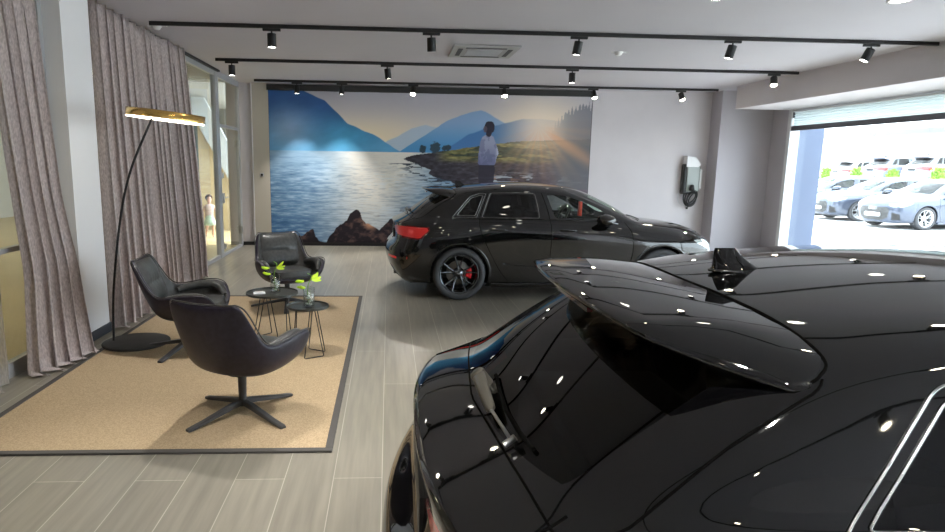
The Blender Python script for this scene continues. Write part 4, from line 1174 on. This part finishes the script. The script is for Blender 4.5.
# ------------------------------------------------------------------ lighting tracks and spots
M_spoton = mat('spot_lens_lit', (1, 1, 1), .3, emit=(1, .90, .66), estr=60)
M_spotw = mat('spot_lens_white', (1, 1, 1), .3, emit=(1, .96, .88), estr=12)
tracks = [(7.62, -2.68, 6.57, 'nearest'), (10.15, -2.62, 6.50, 'middle'), (12.60, -2.55, 6.47, 'farthest, close to the mural')]
for y, xa, xb, w in tracks:
    o = tag(box('lighting_track', M_black, xa, xb, y-.018, y+.018, CZ-.045, CZ-.001, bev=.004), {'nearest': 'black ceiling lighting track, the nearest one in the photo with five spots', 'middle': 'black ceiling lighting track, the middle one of three, with four spots', 'farthest, close to the mural': 'black ceiling lighting track farthest back, running along the top of the mural'}[w], 'lighting track', 'ceiling lighting tracks')
for k, y in enumerate((5.0, 2.5, 0.0, -2.5)):
    o = tag(box('lighting_track', M_black, -2.4, 6.3, y-.018, y+.018, CZ-.045, CZ-.001, bev=.004), ['black ceiling lighting track just in front of the photo, first one out of frame', 'black ceiling lighting track above the nearer car', 'black ceiling lighting track right above the photographer', 'black ceiling lighting track farthest behind the photographer'][k], 'lighting track', 'ceiling lighting tracks')
def make_spot():
    t = thing('spotlight', '', 'spotlight')
    bm = bmesh.new(); bx(bm, -.10, .10, -.017, .017, -.075, -.046, .004); obj('adapter', bm, M_black, t, smooth=False)
    bm = bmesh.new(); tube(bm, [(0, 0, -.07), (0, 0, -.105)], .010, 8); obj('swivel', bm, M_black, t)
    hd = bpy.data.objects.new('spot_head', None); COL.objects.link(hd); hd.parent = t; hd.location = (0, 0, -.10)
    bm = bmesh.new(); lathe(bm, [(0, 0), (.046, 0), (.050, -.004), (.050, -.150), (.047, -.152), (.045, -.140)], 28); sharp(obj('housing', bm, M_black, hd))
    bm = bmesh.new(); lathe(bm, [(0, -.143), (.045, -.143), (.045, -.147), (0, -.147)], 28); obj('lens', bm, M_spoton, hd)
    return t
# px position along each track, tilt (x, y) of the head, lit
spots = []
def spx(px, y):   # x on the ceiling for a photographed column, near enough for a level camera
    return None
S = [
 (7.62, [(-1.33, 0, 0, 'w'), (.48, .12, -.05, 'o'), (2.20, .1, .15, 'o'), (4.04, .1, .22, 'o'), (5.74, .12, .42, 'o')]),
 (10.15, [(-2.38, 0, 0, 'w'), (-.03, .05, -.12, 'w'), (2.85, 0, 0, 'w'), (6.10, -.5, .25, 'l')]),
 (12.60, [(-1.75, 0, 0, 'w'), (-.90, 0, .05, 'w'), (.46, -.55, .05, 'l'), (2.22, -.55, 0, 'l'), (3.97, -.55, -.1, 'l'), (5.72, -.5, -.1, 'l')]),
 (5.0, [(-1.2, -.1, 0, 'l'), (.6, -.1, 0, 'l'), (2.5, 0, .1, 'l'), (4.4, 0, .1, 'l')]),
 (2.5, [(-1.2, 0, 0, 'l'), (.8, .2, 0, 'l'), (2.6, .2, 0, 'l'), (4.6, 0, 0, 'l')]),
 (0.0, [(-1.2, .2, 0, 'l'), (.8, .3, 0, 'l'), (2.4, .3, 0, 'l'), (4.6, 0, 0, 'l')]),
 (-2.5, [(-.5, .3, 0, 'l'), (1.5, .3, 0, 'l'), (3.5, .3, 0, 'l')]),
]
proto = make_spot(); first = True
names1 = {7.62: ['leftmost', 'second from the left', 'third from the left', 'fourth from the left', 'rightmost'], 10.15: ['leftmost', 'second from the left', 'third from the left', 'rightmost'], 12.60: ['leftmost', 'second from the left', 'third from the left', 'fourth from the left', 'fifth from the left', 'rightmost']}
tn = {7.62: 'nearest', 10.15: 'middle', 12.60: 'farthest'}
out = {5.0: 'first track out of frame', 2.5: 'track above the nearer car', 0.0: 'track above the photographer', -2.5: 'last track behind the photographer'}
ord4 = ['leftmost', 'second from the left', 'third from the left', 'rightmost']
for y, row in S:
    for k, (x, tx, ty, st_) in enumerate(row):
        lab = ('black cylinder spotlight %s on the %s visible lighting track' % (names1[y][k], tn[y])) if y in tn else ('black cylinder spotlight %s on the %s' % (ord4[k] if len(row) == 4 else ['leftmost', 'middle one', 'rightmost'][k], out[y]))
        t = dup(proto, (x, y, CZ), 0, lab, 'spotlights on the ceiling tracks')
        for ch_ in [o for o in sc.objects if o.parent == t and o.name.startswith('spot_head')]:
            ch_.rotation_euler = (tx, ty, 0)
            for l_ in [o for o in sc.objects if o.parent == ch_ and o.name.startswith('lens')]:
                if st_ != 'l':
                    l_.material_slots[0].link = 'OBJECT'; l_.material_slots[0].material = M_spotw if st_ == 'w' else M_spotw
        if st_ in 'lw':
            ld = bpy.data.lights.new('spot_beam', 'SPOT'); ld.energy = (230 if y > 9 else 130) if st_ == 'l' else 110; ld.color = (1, .965, .91); ld.spot_size = math.radians(75); ld.spot_blend = .6; ld.shadow_soft_size = .035
            lo = bpy.data.objects.new('spot_beam', ld); COL.objects.link(lo)
            R_ = Matrix.Rotation(ty, 4, 'Y') @ Matrix.Rotation(tx, 4, 'X')
            R_ = Vector((0, 0, 0)); e = Matrix.Identity(4)
            from mathutils import Euler
            rm = Euler((tx, ty, 0)).to_matrix()
            lo.location = Vector((x, y, CZ-.10)) + rm @ Vector((0, 0, -.17)); lo.rotation_euler = (tx, ty, 0)
for o in [o for o in sc.objects if o.parent and o.parent.parent == proto] + [o for o in sc.objects if o.parent == proto] + [proto]: bpy.data.objects.remove(o)

# recessed downlights, ceiling unit, detectors
M_down = mat('downlight_lit', (1, 1, 1), .3, emit=(1, .95, .80), estr=14)
for k, (x, y, lab) in enumerate(((4.62, 5.86, 'round recessed ceiling downlight near the top right corner of the photo'), (2.05, 5.86, 'round recessed ceiling downlight above the middle of the photo'), (-.9, 5.86, 'round recessed ceiling downlight above the armchairs'), (4.62, 3.2, 'round recessed ceiling downlight above the nearer car'), (2.0, 3.2, 'round recessed ceiling downlight between the tracks over the cars'))):
    d = thing('downlight', lab, 'downlight', (x, y, CZ), group='recessed downlights')
    bm = bmesh.new(); lathe(bm, [(.075, 0), (.095, 0), (.095, -.006), (.075, -.008)], 32); obj('trim_ring', bm, M_white, d)
    bm = bmesh.new(); lathe(bm, [(0, -.003), (.075, -.003)], 32); obj('diffuser', bm, M_down, d)
ac = thing('ceiling_air_conditioner', 'square grey ceiling air outlet between the first two lighting tracks', 'air conditioner', (1.27, 8.95, CZ-.0008))
M_ac = mat('vent_grey', (.40, .40, .41), .6); M_acd = mat('vent_shadow', (.09, .09, .10), .7)
bm = bmesh.new(); bx(bm, -.44, .44, -.44, .44, -.03, 0, .01); obj('panel', bm, M_ac, ac, smooth=False)
bm = bmesh.new(); bx(bm, -.23, .23, -.23, .23, -.036, -.028); 
obj('intake_grille', bm, M_alugrey, ac, smooth=False)
for a in range(4):
    bm = bmesh.new(); bx(bm, -.27, .27, .30, .36, -.034, -.026)
    bmesh.ops.rotate(bm, verts=bm.verts, cent=(0, 0, 0), matrix=Matrix.Rotation(a*PI/2, 3, 'Z')); obj('air_slot', bm, M_acd, ac, smooth=False)
def detector(x, y, lab):
    d = thing('smoke_detector', lab, 'smoke detector', (x, y, CZ))
    bm = bmesh.new(); lathe(bm, [(0, -.05), (.03, -.048), (.045, -.035), (.048, -.02), (.06, -.016), (.062, 0)], 28); obj('body', bm, M_white, d)
    bm = bmesh.new(); bx(bm, -.10, .12, -.012, .012, -.014, 0, .002); obj('base_bracket', bm, M_white, d, smooth=False)
detector(3.09, 8.80, 'small white smoke detector on the ceiling right of the air outlet')
detector(-2.68, 7.85, 'small white smoke detector at the left end of the nearest lighting track')

# ------------------------------------------------------------------ wall charger
cg = thing('car_charging_station', 'black and white electric car wall charger with coiled cable on the back wall', 'car charger', (6.30, YW, 1.16))
M_chgrey = mat('charger_grey', (.30, .33, .32), .3)
bm = bmesh.new(); bx(bm, -.17, .17, -.15, 0, .0, .62, .03); obj('housing', bm, M_black, cg, smooth=False)
bm = bmesh.new(); bx(bm, -.10, .17, -.165, -.148, .05, .58, .02); obj('front_cover', bm, M_chgrey, cg, smooth=False)
bm = bmesh.new(); prism(bm, [(-.12, .56), (.13, .56), (.17, .62), (.06, .76), (-.12, .78)], -.17, -.0); obj('white_hood', bm, M_white, cg, smooth=False)
bm = bmesh.new(); bx(bm, .15, .24, -.14, -.02, .10, .52, .03); obj('side_socket_box', bm, M_white, cg, smooth=False)
bm = bmesh.new(); lathe(bm, [(0, .0), (.05, 0), (.055, .03), (.04, .10), (.03, .12), (0, .12)], 20, Matrix.Translation((.0, -.20, .08)) @ Matrix.Rotation(.2, 4, 'X')); obj('charging_plug', bm, M_black, cg)
for k in range(5):
    P = [(.02 + .012*(k % 3) + (.14-.016*k)*math.cos(a) , -.11 - .022*k, -.07 + (.19-.022*k)*math.sin(a + .2*k)) for a in [2*PI*i/28 for i in range(28)]]
    bm = bmesh.new(); tube(bm, P, .015, 8, closed=True); obj('cable_coil', bm, M_black, cg)
P = [(-.04 + .19*math.cos(a), -.08, -.08 + .17*math.sin(a)) for a in [PI*.75 + 1.35*PI*i/20 for i in range(21)]]
bm = bmesh.new(); tube(bm, P, .006, 6); obj('thin_cable', bm, M_alugrey, cg)
tg = thing('wall_hook', 'tiny dark hook on the back wall below the car charger', 'hook', (6.32, YW, .86))
bm = bmesh.new(); lathe(bm, [(0, 0), (.022, 0), (.022, .03), (0, .035)], 16, Matrix.Rotation(PI/2, 4, 'X')); tube(bm, [(0, -.03, 0), (0, -.05, 0), (0, -.05, .03)], .006, 6); obj('hook_body', bm, M_black, tg)

# ------------------------------------------------------------------ child in the hall beyond the glass
def skin_fig(name, pts, edges, rad, m, parent, root_i=0):
    me = bpy.data.meshes.new(name); me.from_pydata(pts, edges, []); me.update(); me.materials.append(m)
    o = bpy.data.objects.new(name, me); COL.objects.link(o); o.parent = parent
    o.modifiers.new('Skin', 'SKIN')
    if not me.skin_vertices: me.attributes  # layer appears with the modifier
    sv = me.skin_vertices[0].data if me.skin_vertices else None
    if sv is None:
        bm = bmesh.new(); bm.from_mesh(me); bm.verts.layers.skin.verify(); bm.to_mesh(me); bm.free(); sv = me.skin_vertices[0].data
    for i, r in enumerate(rad):
        sv[i].radius = (r, r) if not isinstance(r, tuple) else r
        sv[i].use_root = (i == root_i)
    subsurf(o, 2); 
    for p in me.polygons: p.use_smooth = True
    o.modifiers['Skin'].use_smooth_shade = True
    return o
M_skin = mat('skin', (.62, .38, .27), .6); M_hair = mat('hair_brown', (.09, .05, .03), .6)
M_dress = mat('pale_green_skirt', (.45, .58, .45), .8); M_top_ = mat('top_beige', (.55, .42, .36), .8)
kid = thing('person', 'small person in a pale green skirt walking in the hall beyond the glass', 'person', (-3.96, 14.35, 0), math.radians(-60)); kid.scale = (.82, .82, .82)
P = [(0,0,.62),(0,0,.72),(0,0,.86),(0,0,.93),(0,0,.99),(0,0,1.07),(0,0,1.14),
     (.02,.07,.56),(.06,.07,.32),(.02,.07,.07),(.10,.07,.03),
     (-.02,-.07,.56),(-.03,-.07,.33),(-.14,-.07,.12),(-.10,-.07,.03),
     (0,.12,.86),(.05,.16,.70),(.13,.15,.58),(.15,.15,.54),(0,-.12,.86),(-.05,-.16,.70),(-.02,-.17,.56),(-.01,-.17,.51)]
Ed = [(0,1),(1,2),(2,3),(3,4),(4,5),(5,6),(0,7),(7,8),(8,9),(9,10),(0,11),(11,12),(12,13),(13,14),(2,15),(15,16),(16,17),(17,18),(2,19),(19,20),(20,21),(21,22)]
Rd = [.09,.085,.085,.035,.05,.082,.05,.06,.042,.028,.022,.06,.042,.028,.022,.035,.026,.020,.022,.035,.026,.020,.022]
skin_fig('body', P, Ed, Rd, M_skin, kid)
bm = bmesh.new(); lathe(bm, [(.075, .68), (.10, .62), (.14, .48), (.17, .36), (.165, .36), (.09, .62)], 24, Matrix.Diagonal((1, 1, 1, 1))); obj('skirt', bm, M_dress, kid)
bm = bmesh.new(); lathe(bm, [(.05, .92), (.105, .89), (.105, .80), (.095, .70), (.10, .62)], 24, Matrix.Diagonal((.95, 1.15, 1, 1))); obj('shirt', bm, M_top_, kid)
bm = bmesh.new(); bmesh.ops.create_uvsphere(bm, u_segments=20, v_segments=12, radius=.095, matrix=Matrix.Translation((-.02, 0, 1.095)))
bmesh.ops.delete(bm, geom=[v for v in bm.verts if v.co.x > .045 and v.co.z < 1.12], context='VERTS'); obj('hair', bm, M_hair, kid)
for s in (-1, 1):
    bm = bmesh.new(); bmesh.ops.create_uvsphere(bm, u_segments=8, v_segments=6, radius=.009, matrix=Matrix.Translation((.082, s*.03, 1.075))); obj('eye', bm, M_hair, kid)
bm = bmesh.new(); bmesh.ops.create_cone(bm, segments=8, radius1=.012, radius2=.003, depth=.03, matrix=Matrix.Translation((.088, 0, 1.05)) @ Matrix.Rotation(1.2, 4, 'Y')); obj('nose', bm, M_skin, kid)
# ------------------------------------------------------------------ the cars
car = make_car()
car.name = 'car'
car['label'] = 'black five-door hatchback parked in front of the mural, red brake caliper showing'; car['group'] = 'black hatchbacks in the showroom'
car.location = (.03, FARY, 0); car.rotation_euler = (0, 0, .012)
dup(car, NEAR[:3], NEAR[3], 'black hatchback filling the lower right foreground, seen from behind', 'black hatchbacks in the showroom')
M_silver = mat('silver_paint', (.06, .075, .11), .25, metal=.5, coat=1); M_silverB = mat('pale_blue_grey_paint', (.05, .065, .10), .25, metal=.4, coat=1)
M_whitep = mat('white_paint', (.75, .76, .78), .3, coat=1); M_redp = mat('red_paint', (.55, .02, .03), .3, coat=1); M_pale = mat('pale_grey_paint', (.35, .37, .42), .3, coat=1); M_darkp = mat('blue_grey_paint', (.16, .19, .26), .3, coat=1)
M_brightrim = mat('bright_rim', (.55, .56, .58), .3, metal=.7)
skip = ('seat', 'steering_wheel', 'mirror_tag', 'hub_emblem', 'windscreen_wiper', 'door_crease', 'brake_disc', 'brake_caliper', 'belt_strip')
G = -.0
for lab, p, rz, pm, s in (
  ('pale blue grey car with white plate, front of the outdoor row, nearest the right edge', (19.13, 18.99, G), 3.27+.0, M_silverB, (1.06, 1, 1)),
  ('silver car parked second in the outdoor row, white number plate and dark grille', (19.53, 21.04, G), 3.05, M_silver, (1.06, 1, 1)),
  ('silver white car parked furthest left in the outdoor row, partly behind the pillar', (19.6, 23.6, G), 3.05, M_silver, (1.06, 1, 1))):
    c, s_ = math.cos(rz), math.sin(rz)
    dup(car, p, rz, lab, 'cars parked outside the window', swap={'black_paint': pm, 'gloss_black': M_silverB, 'anthracite_metal': M_brightrim}, scale=s, skip=skip)
for lab, p, rz, pm, s in (
  ('white estate car in the raised back row outdoors, left of the white building post', (29.0, 40.4, .7), .0, M_whitep, (1.1, 1, 1.1)),
  ('dark blue grey tall car in the raised back row beside the white building post', (29.0, 37.4, .7), .0, M_darkp, (1, 1, 1.25)),
  ('pale grey tall car in the raised back row, red lamps between two bushes', (29.0, 34.3, .7), .0, M_pale, (1, 1, 1.3)),
  ('dark tall car in the raised back row at the right edge of the window', (29.0, 31.3, .7), .0, M_darkp, (1, 1, 1.35))):
    dup(car, p, rz, lab, 'cars parked outside the window', swap={'black_paint': pm, 'anthracite_metal': M_brightrim}, scale=s, skip=skip)

# ------------------------------------------------------------------ outdoors
M_ground = noisy(mat('yard_paving', (.62, .61, .60), .9), (.58, .57, .56), (.66, .65, .64), nscale=.6)
struct(box('ground', M_ground, XW+.1, 90, -40, 90, -.15, -.005)); struct(box('ground_terrace', M_ground, 24.6, 60, 10, 80, -.005, .695))
M_bld = mat('building_white', (.88, .88, .88), .8)
b = thing('building', 'long white hall with a flat canopy behind the parked cars', 'building', (35.2, 45, .7), math.radians(-90))
bm = bmesh.new(); bx(bm, -22, 30, 4, 12, 0, 6.5); obj('wall', bm, M_bld, b, smooth=False)
bm = bmesh.new(); bx(bm, -22, 30, -1.2, 4, 3.7, 3.9); obj('canopy', bm, mat('canopy_edge', (.50, .48, .49), .8), b, smooth=False)
bm = bmesh.new(); bx(bm, -22, 30, -1.25, -1.1, 3.9, 5.6); obj('fascia', bm, M_bld, b, smooth=False)
for k in range(5):
    bm = bmesh.new(); bx(bm, -16.7+9*k, -16.3+9*k, -1.1, -.8, 0, 3.7); obj('post', bm, M_bld, b, smooth=False)
for k in range(5):
    bm = bmesh.new(); bx(bm, -13+9*k, -10.5+9*k, 3.93, 4.0, .9, 2.6); obj('window', bm, mat('far_window', (.45, .50, .52), .3), b, smooth=False)
M_bush = mat('bush_yellow_green', (.20, .36, .05), .8)
def bush(x, y, h, lab):
    t = thing('bush', lab, 'bush', (x, y, .695), group='bushes between the car rows')
    rnd = random.Random(int(x*10+y))
    bm = bmesh.new()
    for k in range(420):
        a = rnd.uniform(0, 2*PI); r = h*.42*rnd.random()**.5; z = h*(.15+.85*rnd.random()); r *= (1.1 - z/h*.7)
        c = Vector((r*math.cos(a), r*math.sin(a), z)); d = Vector((rnd.uniform(-1, 1), rnd.uniform(-1, 1), rnd.uniform(.2, 1.5))).normalized(); w = d.cross(Vector((rnd.uniform(-1, 1), rnd.uniform(-1, 1), 0))).normalized()
        q = [bm.verts.new(p) for p in (c, c + d*.07 + w*.035, c + d*.16, c + d*.07 - w*.035)]; bm.faces.new(q)
    f = obj('leaves', bm, M_bush, t, smooth=False)
    bm = bmesh.new(); tube(bm, [(0, 0, 0), (0, 0, h*.7)], .03, 6); obj('trunk', bm, mat('bark', (.12, .09, .06), .9), t)
for (x, y, h, lab) in BUSHES: bush(x, y, h, lab)

# ------------------------------------------------------------------ light
w = bpy.data.worlds.new('sky'); sc.world = w; w.use_nodes = True
bg = w.node_tree.nodes['Background']; bg.inputs['Color'].default_value = (.80, .88, 1.0, 1); bg.inputs['Strength'].default_value = SKY
sd = bpy.data.lights.new('sun', 'SUN'); sd.energy = SUN; sd.angle = math.radians(3); sd.color = (1, .97, .92)
so = bpy.data.objects.new('sun', sd); COL.objects.link(so); so.rotation_euler = (math.radians(42), 0, math.radians(-70+180))
# daylight enters through the shop window
def area(name, loc, rot, sx, sy, e, col):
    ld = bpy.data.lights.new(name, 'AREA'); ld.shape = 'RECTANGLE'; ld.size = sx; ld.size_y = sy; ld.energy = e; ld.color = col
    o = bpy.data.objects.new(name, ld); COL.objects.link(o); o.location = loc; o.rotation_euler = rot; return o
# lamps of the hall beyond the glass
for k, (x, y) in enumerate(((-5, 3), (-5, 7.5), (-5, 12), (-7, 16))):
    d = thing('ceiling_panel_light', ['square panel light in the hall ceiling, nearest the photographer', 'square panel light in the hall ceiling behind the long curtain', 'square panel light in the hall ceiling beyond the glass door', 'square panel light in the hall ceiling by the staircase'][k], 'ceiling light', (x, y, CZ), group='hall ceiling lights')
    bm = bmesh.new(); bx(bm, -.62, .62, -.62, .62, -.02, 0, .004); obj('frame', bm, M_white, d, smooth=False)
    bm = bmesh.new(); bx(bm, -.58, .58, -.58, .58, -.026, -.019); obj('diffuser', bm, mat('hall_panel_lit', (1, 1, 1), .4, emit=(1, .86, .58), estr=HALL), d, smooth=False)
# ------------------------------------------------------------------ camera
cam = bpy.data.cameras.new('camera'); cam.sensor_fit = 'HORIZONTAL'; cam.sensor_width = 36; cam.lens = 636/945*36
cam.shift_x = (472.5-424)/945; cam.shift_y = (270-266)/945; cam.clip_start = .05; cam.clip_end = 400
yaw, pit, rol = .05702161, .16649921, .01469739
cy, sy = math.cos(yaw), math.sin(yaw); cp, sp_ = math.cos(pit), math.sin(pit); cr, sr = math.cos(rol), math.sin(rol)
f_ = Vector((sy*cp, cy*cp, -sp_)); r_ = Vector((cy, -sy, 0)); u_ = r_.cross(f_)
r2 = r_*cr + u_*sr; u2 = -r_*sr + u_*cr
co_ = bpy.data.objects.new('camera', cam); COL.objects.link(co_)
co_.matrix_world = Matrix(((r2.x, u2.x, -f_.x, 0), (r2.y, u2.y, -f_.y, 0), (r2.z, u2.z, -f_.z, CAM_H), (0, 0, 0, 1)))
sc.camera = co_
sc.view_settings.view_transform = 'Standard'; sc.view_settings.look = 'None'; sc.view_settings.gamma = 1; sc.view_settings.exposure = EXPO
sc.view_settings.use_curve_mapping = False
sc.cycles.max_bounces = 10; sc.cycles.transparent_max_bounces = 16; sc.cycles.glossy_bounces = 5; sc.cycles.sample_clamp_indirect = 6; sc.cycles.caustics_reflective = False; sc.cycles.caustics_refractive = False
sc.cycles.use_denoising = True
